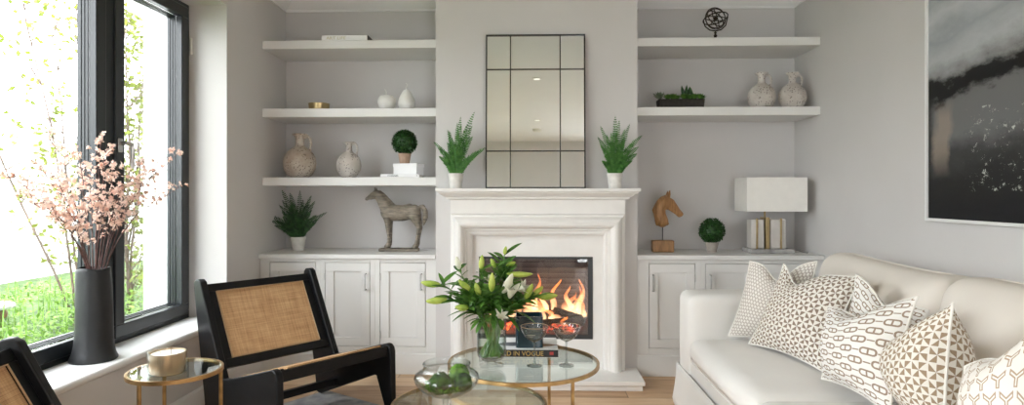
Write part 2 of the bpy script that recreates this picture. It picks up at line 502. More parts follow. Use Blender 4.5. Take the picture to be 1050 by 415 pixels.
# ---------------------------------------------------------------- mesh building
class MB:
    def __init__(s): s.v = []; s.f = []; s.uv = {}

    def add(s, vs, fs):
        o = len(s.v)
        s.v += [Vector(v) for v in vs]
        s.f += [tuple(o + i for i in f) for f in fs]
        return o

    def box(s, a, b):
        x0, y0, z0 = a; x1, y1, z1 = b
        s.add([(x0, y0, z0), (x1, y0, z0), (x1, y1, z0), (x0, y1, z0), (x0, y0, z1), (x1, y0, z1), (x1, y1, z1), (x0, y1, z1)],
              [(0, 3, 2, 1), (4, 5, 6, 7), (0, 1, 5, 4), (1, 2, 6, 5), (2, 3, 7, 6), (3, 0, 4, 7)])
        return s

    def prism(s, pts, lo, hi, axis=1):
        """polygon pts in the plane normal to axis, extruded lo..hi"""
        n = len(pts)
        def mk(p, t):
            return {0: (t, p[0], p[1]), 1: (p[0], t, p[1]), 2: (p[0], p[1], t)}[axis]
        s.add([mk(p, lo) for p in pts] + [mk(p, hi) for p in pts],
              [tuple(range(n))[::-1], tuple(range(n, 2 * n))] + [(i, (i + 1) % n, n + (i + 1) % n, n + i) for i in range(n)])
        return s

    def lathe(s, prof, c=(0, 0, 0), n=40, sx=1, sy=1, cap=True):
        vs = []; fs = []
        for r, z in prof:
            for k in range(n):
                a = 2 * PI * k / n
                vs.append((c[0] + r * sx * math.cos(a), c[1] + r * sy * math.sin(a), c[2] + z))
        for i in range(len(prof) - 1):
            for k in range(n):
                fs.append((i * n + k, i * n + (k + 1) % n, (i + 1) * n + (k + 1) % n, (i + 1) * n + k))
        if cap:
            if prof[0][0] > 1e-5: fs.append(tuple(range(n))[::-1])
            if prof[-1][0] > 1e-5: fs.append(tuple((len(prof) - 1) * n + k for k in range(n)))
        s.add(vs, fs)
        return s

    def tube(s, pts, r, n=10, cap=True, flat=1):
        pts = [Vector(p) for p in pts]
        rs = r if isinstance(r, (list, tuple)) else [r] * len(pts)
        vs = []; fs = []
        t = (pts[1] - pts[0]).normalized()
        up = Vector((0, 0, 1)) if abs(t.z) < .9 else Vector((1, 0, 0))
        a = t.cross(up).normalized()
        for i, p in enumerate(pts):
            if i == 0: tt = pts[1] - pts[0]
            elif i == len(pts) - 1: tt = pts[-1] - pts[-2]
            else: tt = (pts[i + 1] - pts[i]).normalized() + (pts[i] - pts[i - 1]).normalized()
            tt = tt.normalized() if tt.length > 1e-9 else t
            a = (a - tt * a.dot(tt))
            a = a.normalized() if a.length > 1e-6 else tt.orthogonal().normalized()
            b = tt.cross(a)
            for k in range(n):
                w = 2 * PI * k / n
                vs.append(p + (a * math.cos(w) + b * math.sin(w) * flat) * rs[i])
        for i in range(len(pts) - 1):
            for k in range(n):
                fs.append((i * n + k, i * n + (k + 1) % n, (i + 1) * n + (k + 1) % n, (i + 1) * n + k))
        if cap:
            fs.append(tuple(range(n))[::-1]); fs.append(tuple((len(pts) - 1) * n + k for k in range(n)))
        s.add(vs, fs)
        return s

    def ring(s, c, rad, r, ax=None, n=64, m=8, flat=1):
        """torus; ax = rotation matrix"""
        c = Vector(c); vs = []; fs = []
        for i in range(n):
            a = 2 * PI * i / n
            for k in range(m):
                w = 2 * PI * k / m
                p = Vector(((rad + r * math.cos(w)) * math.cos(a), (rad + r * math.cos(w)) * math.sin(a), r * flat * math.sin(w)))
                vs.append(c + (ax @ p if ax else p))
        for i in range(n):
            for k in range(m):
                fs.append((i * m + k, ((i + 1) % n) * m + k, ((i + 1) % n) * m + (k + 1) % m, i * m + (k + 1) % m))
        s.add(vs, fs)
        return s

    def ball(s, c, r, n=16, m=10, sc=(1, 1, 1)):
        c = Vector(c)
        prof = [(max(1e-6, math.sin(PI * i / m)) * r, -math.cos(PI * i / m) * r) for i in range(m + 1)]
        o = len(s.v)
        s.lathe(prof, (0, 0, 0), n, cap=False)
        for v in s.v[o:]:
            v.x = v.x * sc[0] + c.x; v.y = v.y * sc[1] + c.y; v.z = v.z * sc[2] + c.z
        return s

    def soft(s, a, b, r=.05, puff=(0, 0, 0), n=14):
        """box with rounded edges whose faces belly outwards"""
        a, b = Vector(a), Vector(b)
        c = (a + b) / 2; h = (b - a) / 2
        r = min(r, h.x, h.y, h.z)
        vs = {}; fs = []; out = []
        def vid(i, j, k):
            key = (i, j, k)
            if key not in vs:
                p = Vector((2 * i / n - 1, 2 * j / n - 1, 2 * k / n - 1))
                p = Vector([math.copysign(1 - (1 - abs(q)) ** 1.25 if abs(q) < 1 else 1, q) for q in p])
                w = Vector((p.x * h.x, p.y * h.y, p.z * h.z))
                q = Vector([max(-(h[t] - r), min(h[t] - r, w[t])) for t in range(3)])
                d = w - q
                # project onto the rounded shell
                if d.length > 1e-9: w = q + d.normalized() * r
                u = Vector([w[t] / h[t] for t in range(3)])
                for t in range(3):
                    o1, o2 = (t + 1) % 3, (t + 2) % 3
                    w[t] += math.copysign(1, u[t]) * abs(u[t]) ** 3 * puff[t] * (1 - u[o1] ** 2) * (1 - u[o2] ** 2)
                vs[key] = len(out); out.append(c + w)
            return vs[key]
        for i in range(n):
            for j in range(n):
                fs.append((vid(i, j, 0), vid(i, j + 1, 0), vid(i + 1, j + 1, 0), vid(i + 1, j, 0)))
                fs.append((vid(i, j, n), vid(i + 1, j, n), vid(i + 1, j + 1, n), vid(i, j + 1, n)))
                fs.append((vid(i, 0, j), vid(i + 1, 0, j), vid(i + 1, 0, j + 1), vid(i, 0, j + 1)))
                fs.append((vid(i, n, j), vid(i, n, j + 1), vid(i + 1, n, j + 1), vid(i + 1, n, j)))
                fs.append((vid(0, i, j), vid(0, i, j + 1), vid(0, i + 1, j + 1), vid(0, i + 1, j)))
                fs.append((vid(n, i, j), vid(n, i + 1, j), vid(n, i + 1, j + 1), vid(n, i, j + 1)))
        s.add(out, fs)
        return s

    def leaf(s, base, d, up, L, W, curl=.2, n=4, fold=.15):
        """lance-shaped blade from base along d, bending away from up"""
        d = Vector(d).normalized(); up = Vector(up)
        side = d.cross(up)
        side = side.normalized() if side.length > 1e-6 else d.orthogonal().normalized()
        nrm = side.cross(d).normalized()
        vs = []; fs = []
        for i in range(n + 1):
            t = i / n
            w = W * .5 * math.sin(PI * min(1, (t * .92 + .06))) ** .8
            c = Vector(base) + d * (L * t) - nrm * (curl * L * t * t)
            if i == n: w = W * .01
            vs += [c - side * w + nrm * w * fold, c, c + side * w + nrm * w * fold]
        for i in range(n):
            o = i * 3
            fs += [(o, o + 1, o + 4, o + 3), (o + 1, o + 2, o + 5, o + 4)]
        s.add(vs, fs)
        return s

    def build(s, name, mat, parent=None, smooth=True, bevel=0, angle=35, off=(0, 0, 0), seg=2):
        me = bpy.data.meshes.new(name)
        o = Vector(off)
        me.from_pydata([tuple(v - o) for v in s.v], [], s.f)
        me.validate()
        me.update()
        me.materials.append(mat)
        if smooth:
            me.polygons.foreach_set('use_smooth', [True] * len(me.polygons))
            if angle < 180: me.set_sharp_from_angle(angle=R(angle))
        ob = bpy.data.objects.new(name, me)
        C.objects.link(ob)
        if parent: ob.parent = parent
        if bevel:
            md = ob.modifiers.new('bevel', 'BEVEL'); md.width = bevel; md.segments = seg; md.limit_method = 'ANGLE'
            md.harden_normals = False
        return ob


def tag(o, label=None, cat=None, group=None, kind=None):
    if label: o['label'] = label
    if cat: o['category'] = cat
    if group: o['group'] = group
    if kind: o['kind'] = kind
    return o


def thing(name, label, cat, loc=(0, 0, 0), rz=0, group=None, rot=None):
    o = bpy.data.objects.new(name, None)
    o.empty_display_size = .1
    C.objects.link(o)
    o.location = loc; o.rotation_euler = rot if rot else (0, 0, rz)
    return tag(o, label, cat, group)


def struct(name, mb, mat, parent=None, **k):
    o = mb.build(name, mat, parent, **k)
    if not parent: o['kind'] = 'structure'
    return o


def part(name, mat, parent, fn, **k):
    mb = MB(); fn(mb)
    return mb.build(name, mat, parent, **k)


def remeshed(mb, name, mat, parent, voxel, smooth=2):
    o = mb.build(name, mat, parent)
    md = o.modifiers.new('r', 'REMESH'); md.mode = 'VOXEL'; md.voxel_size = voxel; md.use_smooth_shade = True
    ms = o.modifiers.new('s', 'SMOOTH'); ms.iterations = smooth; ms.factor = .5
    return o


def lettering(text, size, mat, parent, mtx, extrude=.0004, name='title_lettering', sx=1):
    cu = bpy.data.curves.new(name, 'FONT')
    cu.body = text; cu.size = size; cu.extrude = extrude; cu.align_x = 'LEFT'
    t = bpy.data.objects.new('tmp_text', cu)
    C.objects.link(t)
    dg = bpy.context.evaluated_depsgraph_get(); dg.update()
    me = bpy.data.meshes.new_from_object(t.evaluated_get(dg))
    bpy.data.objects.remove(t); bpy.data.curves.remove(cu)
    me.transform(mtx @ Matrix.Diagonal((sx, 1, 1, 1)))
    me.materials.clear(); me.materials.append(mat)
    me.name = name
    o = bpy.data.objects.new(name, me)
    C.objects.link(o); o.parent = parent
    return o


FRONT = Matrix.Rotation(R(90), 4, 'X')      # text plane facing -Y

# ================================================================ THE ROOM
XL, XR, YB, YR = -1.845, 1.935, 4.72, -2.0
YC, YS = 4.24, 4.30          # chimney breast face, shelf front
BX0, BX1 = -.640, .706       # chimney breast sides
CEIL = 2.685
XW = -2.064                  # inner face of window frames
SILL = .472
CABY, CABZ = 4.26, .808

struct('floor', MB().box((XL - .3, YR - .1, -.1), (XR + .1, YB + .1, 0)), M['floor'])
struct('ceiling', MB().box((XL - .3, YR - .1, CEIL), (XR + .1, YB + .1, CEIL + .1)), M['ceil'])
struct('wall_back', MB().box((XL - .3, YB, 0), (XR + .1, YB + .12, CEIL)), M['wall'])
struct('wall_right', MB().box((XR, YR, 0), (XR + .12, YB, CEIL)), M['wall'])
wl = MB()
XO = -2.16
W0, W1, WT = 1.05, 3.79, 2.36
V0, V1 = -1.55, .35
wl.box((XO, YR, 0), (XL, YB, SILL - .04))
wl.box((XO, YR, WT), (XL, YB, CEIL))
wl.box((XO, YR, SILL - .04), (XL, V0, WT)); wl.box((XO, V1, SILL - .04), (XL, W0, WT)); wl.box((XO, W1, SILL - .04), (XL, YB, WT))
struct('wall_left', wl, M['wall'])
# rear wall behind the camera with a wide glazed opening
wr = MB()
RX0, RX1, RT = .72, 1.80, 1.93
wr.box((XL, YR - .12, 0), (RX0, YR, CEIL)); wr.box((RX1, YR - .12, 0), (XR, YR, CEIL)); wr.box((RX0, YR - .12, RT), (RX1, YR, CEIL))
struct('wall_rear', wr, M['wall'])
# chimney breast with the firebox recess
FX0, FX1, FZ0, FZ1 = -.347, .408, .254, .799
cb = MB()
cb.box((BX0, YC, 0), (FX0, YB, CEIL)); cb.box((FX1, YC, 0), (BX1, YB, CEIL))
cb.box((FX0, YC, 0), (FX1, YB, FZ0)); cb.box((FX0, YC, FZ1), (FX1, YB, CEIL))
struct('wall_chimney', cb, M['wall'], smooth=False)

# cornice swept round the room at the ceiling
def sweep(mb, path, prof, closed=False):
    """path: (x,y) corners with the room on the right hand side; prof: (out, z)"""
    n = len(path); P = [Vector(p) for p in path]
    rows = []
    for i in range(n):
        def nrm(a, b):
            d = (b - a).normalized(); return Vector((d.y, -d.x))
        if i == 0: m = nrm(P[0], P[1])
        elif i == n - 1: m = nrm(P[-2], P[-1])
        else:
            a, b = nrm(P[i - 1], P[i]), nrm(P[i], P[i + 1]); m = (a + b); m = m / max(.2, (1 + a.dot(b)))
        rows.append([(P[i].x + m.x * u, P[i].y + m.y * u, z) for u, z in prof])
    k = len(prof); vs = [v for r in rows for v in r]; fs = []
    for i in range(n - 1):
        for j in range(k):
            fs.append((i * k + j, i * k + (j + 1) % k, (i + 1) * k + (j + 1) % k, (i + 1) * k + j))
    fs.append(tuple(range(k))); fs.append(tuple((n - 1) * k + j for j in range(k))[::-1])
    mb.add(vs, fs)

cp = [(0, CEIL - .105), (.012, CEIL - .105), (.014, CEIL - .09), (.03, CEIL - .078), (.05, CEIL - .052), (.062, CEIL - .03), (.066, CEIL - .018), (.085, CEIL - .014), (.085, CEIL), (0, CEIL)]
mb = MB()
sweep(mb, [(XL, YR), (XL, YB), (BX0, YB), (BX0, YC), (BX1, YC), (BX1, YB), (XR, YB), (XR, YR)], cp)
struct('trim_1', mb, M['ceil'], angle=25)
# skirting
bp = [(0, 0), (.016, 0), (.016, .105), (.012, .118), (.012, .128), (.005, .142), (0, .142)]
mb = MB(); sweep(mb, [(XL, YR), (XL, 4.25)], bp); struct('baseboard_left', mb, M['joinery'], angle=25)
mb = MB(); sweep(mb, [(XR, 4.25), (XR, YR)], bp); struct('baseboard_right', mb, M['joinery'], angle=25)

# window sill board
mb = MB()
mb.box((XW, W0, SILL - .034), (XL - .001, W1, SILL))
mb.prism([(XL - .001, SILL), (XL + .012, SILL), (XL + .020, SILL - .006), (XL + .023, SILL - .017), (XL + .020, SILL - .028), (XL + .012, SILL - .034), (XL - .001, SILL - .034)], W0 - .03, W1 + .03, 1)
struct('trim_2', mb, M['sill'], angle=60)

# windows ---------------------------------------------------------
def rect_frame(mb, y0, y1, z0, z1, w, x0, x1, wb=None, wt=None):
    wb = wb or w; wt = wt or w
    mb.box((x0, y0, z0), (x1, y1, z0 + wb)); mb.box((x0, y0, z1 - wt), (x1, y1, z1))
    mb.box((x0, y0, z0 + wb), (x1, y0 + w, z1 - wt)); mb.box((x0, y1 - w, z0 + wb), (x1, y1, z1 - wt))

def window(name, label, oy0, oy1, z0, z1, fy0, fy1, fz0, fz1, open_handle=None, sash=True):
    """opening of glass oy0..oy1, z0..z1; frame footprint fy0..fy1, fz0..fz1"""
    w = thing(name, label, 'window', (XW, (fy0 + fy1) / 2, fz0)); w['kind'] = 'structure'
    off = w.location
    f = MB()
    f.box((XO + .01, fy0, fz0), (XW - .012, fy1, z0 - .045)); f.box((XO + .01, fy0, z1 + .045), (XW - .012, fy1, fz1))
    f.box((XO + .01, fy0, z0 - .045), (XW - .012, oy0 - .05, z1 + .045)); f.box((XO + .01, oy1 + .05, z0 - .045), (XW - .012, fy1, z1 + .045))
    f.build('window_frame', M['frame'], w, off=off, bevel=.003)
    g = MB()
    rect_frame(g, oy0 - .07, oy1 + .07, z0 - .065, z1 + .065, .07, XW - .04, XW, .065, .065)
    g.build('sash', M['frame'], w, off=off, bevel=.004)
    h = MB()     # stepped glazing beads inside the sash
    for i in range(3):
        e = .0035 * i
        rect_frame(h, oy0 + e, oy1 - e, z0 + e, z1 - e, .006, XW - .042 - .014 * (i + 1), XW - .042 - .014 * i + .003)
    h.build('glazing_bead', M['frame'], w, off=off)
    p = MB().box((XW - .072, oy0 - .01, z0 - .01), (XW - .068, oy1 + .01, z1 + .01))
    p.build('pane', M['glass'], w, off=off)
    if open_handle:
        y, z = open_handle
        hd = MB(); hd.soft((XW, y - .016, z - .035), (XW + .010, y + .016, z + .035), .008)
        hd.tube([(XW + .008, y, z + .012), (XW + .038, y, z + .012), (XW + .045, y + .01, z + .010), (XW + .046, y + .03, z + .004), (XW + .045, y + .036, z - .02), (XW + .044, y + .036, z - .115)], [.009, .009, .010, .010, .010, .009], 10)
        hd.build('handle', M['steel'], w, off=off)
    return w

window('window_1', 'wide fixed anthracite window at the blossom vase', W0 + .09, 2.951, .56, 2.27, W0, 3.02, SILL - .02, WT)
w2 = window('window_2', 'narrow anthracite casement with lever handle', 3.161, 3.69, .56, 2.27, 3.02, W1, SILL - .02, WT, (3.118, 1.46))
w3 = window('window_3', 'second side window beyond the seating', V0 + .09, V1 - .09, .56, 2.27, V0, V1, SILL - .04, WT)
# rear doors: glazed, five leaves
d1 = thing('door_1', 'glazed black garden doors in the rear wall', 'door', (0, YR - .06, 0)); d1['kind'] = 'structure'
n = 2
for i in range(n):
    a = RX0 + (RX1 - RX0) * i / n; b = RX0 + (RX1 - RX0) * (i + 1) / n
    f = MB()
    f.box((a, -.04, 0), (b, .02, .08)); f.box((a, -.04, RT - .07), (b, .02, RT)); f.box((a, -.04, .08), (a + .045, .02, RT - .07)); f.box((b - .045, -.04, .08), (b, .02, RT - .07))
    lf = f.build('door_leaf', M['frame'], d1)
    MB().box((a + .04, -.012, .07), (b - .04, -.008, RT - .06)).build('pane', M['glass'], lf)
# small hinge cover on the window frame
MB().soft((XW, 3.772, 2.06), (XW + .012, 3.787, 2.16), .004).build('hinge_cover', M['white'], w2, off=w2.location)

# ================================================================ JOINERY
def cabinet(x0, x1, d0, d1_, hinge_left, label, group):
    t = thing('base_cabinet', label, 'cabinet', ((x0 + x1) / 2, CABY, .142), group=group)
    off = t.location
    zt, z0, z1 = CABZ - .030, .183, .752
    f = MB()
    f.box((x0, CABY, .142), (d0, CABY + .022, zt)); f.box((d1_, CABY, .142), (x1, CABY + .022, zt))
    f.box((d0, CABY, .142), (d1_, CABY + .022, z0)); f.box((d0, CABY, z1), (d1_, CABY + .022, zt))
    f.box((x0, CABY + .022, .142), (x0 + .018, YB - .002, zt)); f.box((x1 - .018, CABY + .022, .142), (x1, YB - .002, zt))
    f.box((x0 + .018, CABY + .022, .142), (x1 - .018, YB - .002, .16)); f.box((x0 + .018, YB - .02, .16), (x1 - .018, YB - .002, zt))
    f.box((x0 + .018, CABY + .022, zt - .018), (x1 - .018, YB - .02, zt))
    f.build('carcass', M['joinery'], t, off=off, bevel=.0015)
    a, b, c, d = d0 + .0035, d1_ - .0035, z0 + .0035, z1 - .0035
    s = .058
    g = MB()
    y0, y1 = CABY - .001, CABY + .021
    g.box((a, y0, c), (b, y1, c + s)); g.box((a, y0, d - s), (b, y1, d)); g.box((a, y0, c + s), (a + s, y1, d - s)); g.box((b - s, y0, c + s), (b, y1, d - s))
    g.box((a + s, y0 + .011, c + s), (b - s, y1, d - s))
    door = g.build('door', M['joinery'], t, off=off, bevel=.0018)
    hx = b - .024 if hinge_left else a + .024
    h = MB()
    h.tube([(hx, y0, .675), (hx, y0 - .028, .675), (hx, y0 - .034, .670), (hx, y0 - .034, .575), (hx, y0 - .028, .570), (hx, y0, .570)], .0055, 8)
    ho = h.build('handle', M['steel'], door, off=off); ho['label'] = 'brushed steel bow handle'
    kx = a - .0015 if hinge_left else b + .0015
    for z in (.655, .265):
        MB().tube([(kx, y0 - .003, z - .025), (kx, y0 - .003, z + .025)], .004, 8).build('hinge', M['steel'], door, off=off)
    return t

gX = lambda px, Y=CABY: at(px, 300, Y).x
Ls = [(XL + .001, gX(328.4), 276.6, 323.7), (gX(328.4), gX(384.6), 333, 379.5), (gX(384.6), BX0 - .001, 389.5, 436.5)]
Ll = ['white one-door base cabinet in the left alcove corner behind the cane chair', 'white one-door base cabinet under the green-grey horse, left of the two doors seen whole', 'white one-door base cabinet next to the fireplace in the left alcove']
for (a, b, p, q), l in zip(Ls, Ll): cabinet(a, b, gX(p), gX(q), True, l, 'white base cabinets in the left alcove')
Rs = [(BX1 + .001, gX(718.5), 665.3, 713, False), (gX(718.5), gX(778.7), 723.5, 774.5, False), (gX(778.7), XR - .001, 782.5, 836, True)]
Rl = ['white one-door base cabinet below the wooden horse head, whole door in view', 'white one-door base cabinet below the small round topiary, half behind the sofa arm', 'white one-door base cabinet below the box-shaded lamp, behind the patterned cushions']
for (a, b, p, q, h), l in zip(Rs, Rl): cabinet(a, b, gX(p), gX(q), h, l, 'white base cabinets in the right alcove')
for nm, a, b, l in (('left', XL + .001, BX0 - .001, 'long white worktop over the left alcove cabinets carrying fern and horse'), ('right', BX1 + .001, XR - .001, 'long white worktop over the right alcove cabinets carrying the lamp')):
    o = MB().box((a, 4.235, CABZ - .030), (b, YB - .001, CABZ)).build('cabinet_worktop', M['joinery'], bevel=.003)
    tag(o, l, 'worktop', 'alcove worktops')
# plinth skirting under the cabinets
for nm, a, b in (('baseboard_alcove_left', XL + .001, BX0 - .001), ('baseboard_alcove_right', BX1 + .001, XR - .001)):
    struct(nm, MB().prism([(YB - .3, 0), (4.25, 0), (4.25, .112), (4.254, .124), (4.254, .132), (4.262, .1415), (YB - .3, .1415)], a, b, 0), M['joinery'], angle=25)

def shelf(x0, x1, zt, th, label, grp):
    o = MB().box((x0, YS, zt - th), (x1, YB - .001, zt)).build('floating_shelf', M['joinery'], bevel=.002)
    return tag(o, label, 'shelf', grp)

SL1, SL2, SL3 = 2.266, 1.800, 1.329
shelf(XL + .001, BX0 - .001, SL1, .056, 'thick white floating shelf in the left alcove, topmost, holding one flat book', 'left alcove shelves')
shelf(XL + .001, BX0 - .001, SL2, .058, 'thick white floating shelf in the left alcove holding the brass bowl and white fruit', 'left alcove shelves')
shelf(XL + .001, BX0 - .001, SL3, .057, 'thick white floating shelf in the left alcove, lowest, holding the two jugs', 'left alcove shelves')
shelf(BX1 + .001, XR - .001, SL1, .056, 'thick white floating shelf in the right alcove holding the armillary sphere', 'right alcove shelves')
shelf(BX1 + .001, XR - .001, SL2, .056, 'thick white floating shelf in the right alcove holding the planter and twin jugs', 'right alcove shelves')

# ================================================================ FIREPLACE
fs = thing('fireplace_surround', 'pale limestone fireplace surround with deep moulded frame and mantel', 'fireplace surround', (.0415, YC, 0))
off = fs.location
# mantel shelf: stacked mouldings
m = MB()
mz = 1.251
prof = [(0, mz), (-.170, mz), (-.172, mz - .018), (-.160, mz - .022), (-.155, mz - .032), (-.140, mz - .038), (-.125, mz - .050), (-.110, mz - .056), (-.108, mz - .068), (-.085, mz - .072), (0, mz - .072)]
# wrap the moulding round the ends
mant = MB()
xa, xb = -.532, .615
pp = [(-y, z) for y, z in prof[1:]] 
base = .085
pr = [(u - base, z) for u, z in [(.170, mz), (.172, mz - .018), (.160, mz - .022), (.155, mz - .032), (.140, mz - .038), (.125, mz - .050), (.110, mz - .056), (.108, mz - .068), (.085, mz - .072)]]
pr = [(-.03, mz)] + pr + [(-.03, mz - .072)]
sweep(mant, [(xa, YC - .001), (xa, YC - base), (xb, YC - base), (xb, YC - .001)], pr)
mant.box((xa + .02, YC - base + .02, mz - .072), (xb - .02, YC - .001, mz))
mant.build('mantel_shelf', M['stone'], fs, off=off, angle=20)
# frieze
MB().box((xa, YC - .082, 1.085), (xb, YC - .001, mz - .0722)).build('frieze', M['stone'], fs, off=off, bevel=.002)
# bolection moulding round the opening: profile (u from outer edge inwards, v out from wall)
bprof = [(0, .001), (0, .070), (.012, .082), (.020, .084), (.028, .098), (.040, .118), (.056, .130), (.072, .131), (.086, .122), (.094, .108), (.098, .096), (.108, .094), (.112, .078), (.128, .074), (.142, .062), (.142, .001)]
ztop = 1.085
ox0, ox1 = xa, xb
mb = MB(); vs = []; k = len(bprof)
for st in range(4):
    for u, v in bprof:
        if st == 0: p = (ox0 + u, YC - v, .062)
        elif st == 1: p = (ox0 + u, YC - v, ztop - u)
        elif st == 2: p = (ox1 - u, YC - v, ztop - u)
        else: p = (ox1 - u, YC - v, .062)
        vs.append(p)
ff = []
for st in range(3):
    for j in range(k):
        ff.append((st * k + j, (st + 1) * k + j, (st + 1) * k + (j + 1) % k, st * k + (j + 1) % k))
ff += [tuple(range(k)), tuple(3 * k + j for j in range(k))[::-1]]
mb.add(vs, ff)
mb.build('moulded_frame', M['stone'], fs, off=off, angle=22)
# inner slips
ix0, ix1, izt = ox0 + .141, ox1 - .141, ztop - .141
s = MB()
s.box((ix0, YC - .03, .062), (FX0, YC - .001, izt)); s.box((FX1, YC - .03, .062), (ix1, YC - .001, izt))
s.box((FX0, YC - .03, FZ1), (FX1, YC - .001, izt)); s.box((FX0, YC - .03, .062), (FX1, YC - .001, FZ0))
s.build('inner_slip', M['stone'], fs, off=off, smooth=False)
hh = MB()
hh.box((-.600, 3.925, 0), (.688, YC, .036)); hh.box((-.612, 3.913, .036), (.700, YC, .062))
tag(hh.build('hearth_slab', M['stone'], bevel=.003), 'low pale stone hearth slab on the floor below the fireplace', 'hearth')

fi = thing('fireplace_insert', 'wide black-framed glass fronted fire set into the stone surround', 'fireplace', ((FX0 + FX1) / 2, YC, FZ0))
off = fi.location
f = MB()
yf0, yf1 = YC - .034, YC - .006
f.box((FX0, yf0, FZ0), (FX1, yf1, FZ0 + .030)); f.box((FX0, yf0, FZ1 - .016), (FX1, yf1, FZ1)); f.box((FX0, yf0, FZ0 + .03), (FX0 + .014, yf1, FZ1 - .016)); f.box((FX1 - .032, yf0, FZ0 + .03), (FX1, yf1, FZ1 - .016))
f.build('front_frame', M['rubber'], fi, off=off, bevel=.002)
MB().box((FX0 + .012, YC - .014, FZ0 + .028), (FX1 - .030, YC - .010, FZ1 - .014)).build('glass_front', M['fireglass'], fi, off=off)
b = MB()
bx0, bx1, by1 = FX0 + .006, FX1 - .006, 4.62
b.box((bx0, by1, FZ0 + .004), (bx1, by1 + .01, FZ1 - .004)); b.box((bx0, YC, FZ0 + .004), (bx0 + .01, by1, FZ1 - .004)); b.box((bx1 - .01, YC, FZ0 + .004), (bx1, by1, FZ1 - .004))
b.box((bx0, YC, FZ0 + .004), (bx1, by1, FZ0 + .02)); b.box((bx0, YC, FZ1 - .014), (bx1, by1, FZ1 - .004))
b.build('firebox_liner', M['ribbed'], fi, off=off, smooth=False)
# ember bed
eb = MB(); er = random.Random(3)
for i in range(150):
    x = er.uniform(FX0 + .05, FX1 - .05); y = er.uniform(YC + .06, 4.58)
    eb.ball((x, y, FZ0 + .03 + er.uniform(0, .035)), er.uniform(.014, .03), 7, 5, (1, .8, .7))
eb.build('ember_bed', M['ember'], fi, off=off)
def log(p, q, r, lab):
    p, q = Vector(p), Vector(q); lr = random.Random(lab)
    pts = [p.lerp(q, i / 7) + Vector((0, 0, lr.uniform(-.004, .004))) for i in range(8)]
    mb = MB(); mb.tube(pts, [r * lr.uniform(.86, 1.1) for _ in pts], 12)
    c = (p + q) / 2
    o = mb.build('fire_log', M['log'], off=c); o.location = c
    return tag(o, lab, 'log', 'charred logs in the fire')
log((.05, 4.36, .315), (.36, 4.42, .33), .035, 'charred log lying low at the front of the fire, on the embers')
log((.04, 4.44, .36), (.33, 4.50, .39), .033, 'charred log leaning across the middle of the fire')
log((.16, 4.40, .41), (.375, 4.46, .335), .026, 'thin charred log sloping down at the right end of the fire')
log((-.27, 4.42, .32), (.02, 4.46, .34), .033, 'charred log at the left half of the fire behind the blue candle')
log((-.10, 4.48, .39), (.12, 4.42, .37), .028, 'short charred log on top behind the drinks glasses')

def flame(c, h, w, lean, seed):
    fr = random.Random(seed); vs = []
    n_, m_ = 18, 14
    mb = MB(); rows = []
    for i in range(n_ + 1):
        t = i / n_
        cx = lean * h * t ** 1.4 + .028 * math.sin(t * 7 + seed) * t
        r = w * (math.sin(PI * min(1, t * .80 + .16)) ** 1.1) * (1 - t ** 2.2) + .0008
        for k_ in range(m_):
            a = 2 * PI * k_ / m_
            wob = 1 + .35 * math.sin(3 * a + t * 6 + seed) * (1 - t)
            vs.append((c[0] + cx + r * wob * math.cos(a), c[1] + r * .45 * wob * math.sin(a), c[2] + h * t + .01 * math.sin(a * 2 + seed)))
    fs_ = [(i * m_ + k_, i * m_ + (k_ + 1) % m_, (i + 1) * m_ + (k_ + 1) % m_, (i + 1) * m_ + k_) for i in range(n_) for k_ in range(m_)]
    mb.add(vs, fs_)
    mb.build('flame', M['flame'], fi, off=off, angle=180)
for px, py, h, w, ln, Y in ((505, 318, .13, .035, .2, 4.45), (540, 322, .16, .055, .15, 4.44), (556, 322, .11, .05, -.3, 4.40), (549, 318, .26, .028, .05, 4.47), (566, 318, .22, .026, .15, 4.46), (580, 318, .13, .040, .35, 4.43), (588, 320, .20, .030, .28, 4.44), (594, 318, .22, .022, .08, 4.45), (600, 318, .09, .025, -.5, 4.42), (578, 333, .055, .026, .1, 4.36), (570, 322, .05, .05, -.9, 4.41), (522, 322, .12, .04, .3, 4.43), (560, 316, .17, .022, -.25, 4.48), (585, 316, .16, .025, -.15, 4.47), (533, 320, .10, .045, -.2, 4.46)):
    p = at(px, py + 6, Y); flame((p.x, Y, p.z), h + .035, w, ln, px)

# mirror on the mantel, leaning back on the wall -----------------------------------
mw_, mh = .658, 1.022
lean = math.asin(.050 / mh)
mi = thing('leaning_mirror', 'tall nine-panel mirror with thin black metal frame leaning on the mantel', 'mirror', (.0285, YC - .012 - .050, mz + .001), rot=(-lean, 0, 0))
b = MB(); b.box((-mw_ / 2, -.006, 0), (mw_ / 2, .010, mh))
b.build('backing_board', M['iron'], mi)
xs = [-mw_ / 2, -mw_ / 2 + mw_ * .248, -mw_ / 2 + mw_ * .748, mw_ / 2]; zs = [0, mh * .24, mh * .772, mh]
for i in range(3):
    for j in range(3):
        MB().box((xs[i] + .003, -.009, zs[j] + .003), (xs[i + 1] - .003, -.0061, zs[j + 1] - .003)).build('mirror_pane', M['mirror'], mi, smooth=False)
f = MB(); w = .008
f.box((xs[0], -.020, 0), (xs[0] + w, -.0061, mh)); f.box((xs[3] - w, -.020, 0), (xs[3], -.0061, mh)); f.box((xs[0], -.020, 0), (xs[3], -.0061, w)); f.box((xs[0], -.020, mh - w), (xs[3], -.0061, mh))
f.build('metal_frame', M['iron'], mi)
for x in xs[1:3]: MB().box((x - .0035, -.016, w), (x + .0035, -.0061, mh - w)).build('glazing_bar', M['iron'], mi)
for z in zs[1:3]: MB().box((xs[0] + w, -.0165, z - .0035), (xs[3] - w, -.0061, z + .0035)).build('glazing_bar', M['iron'], mi)

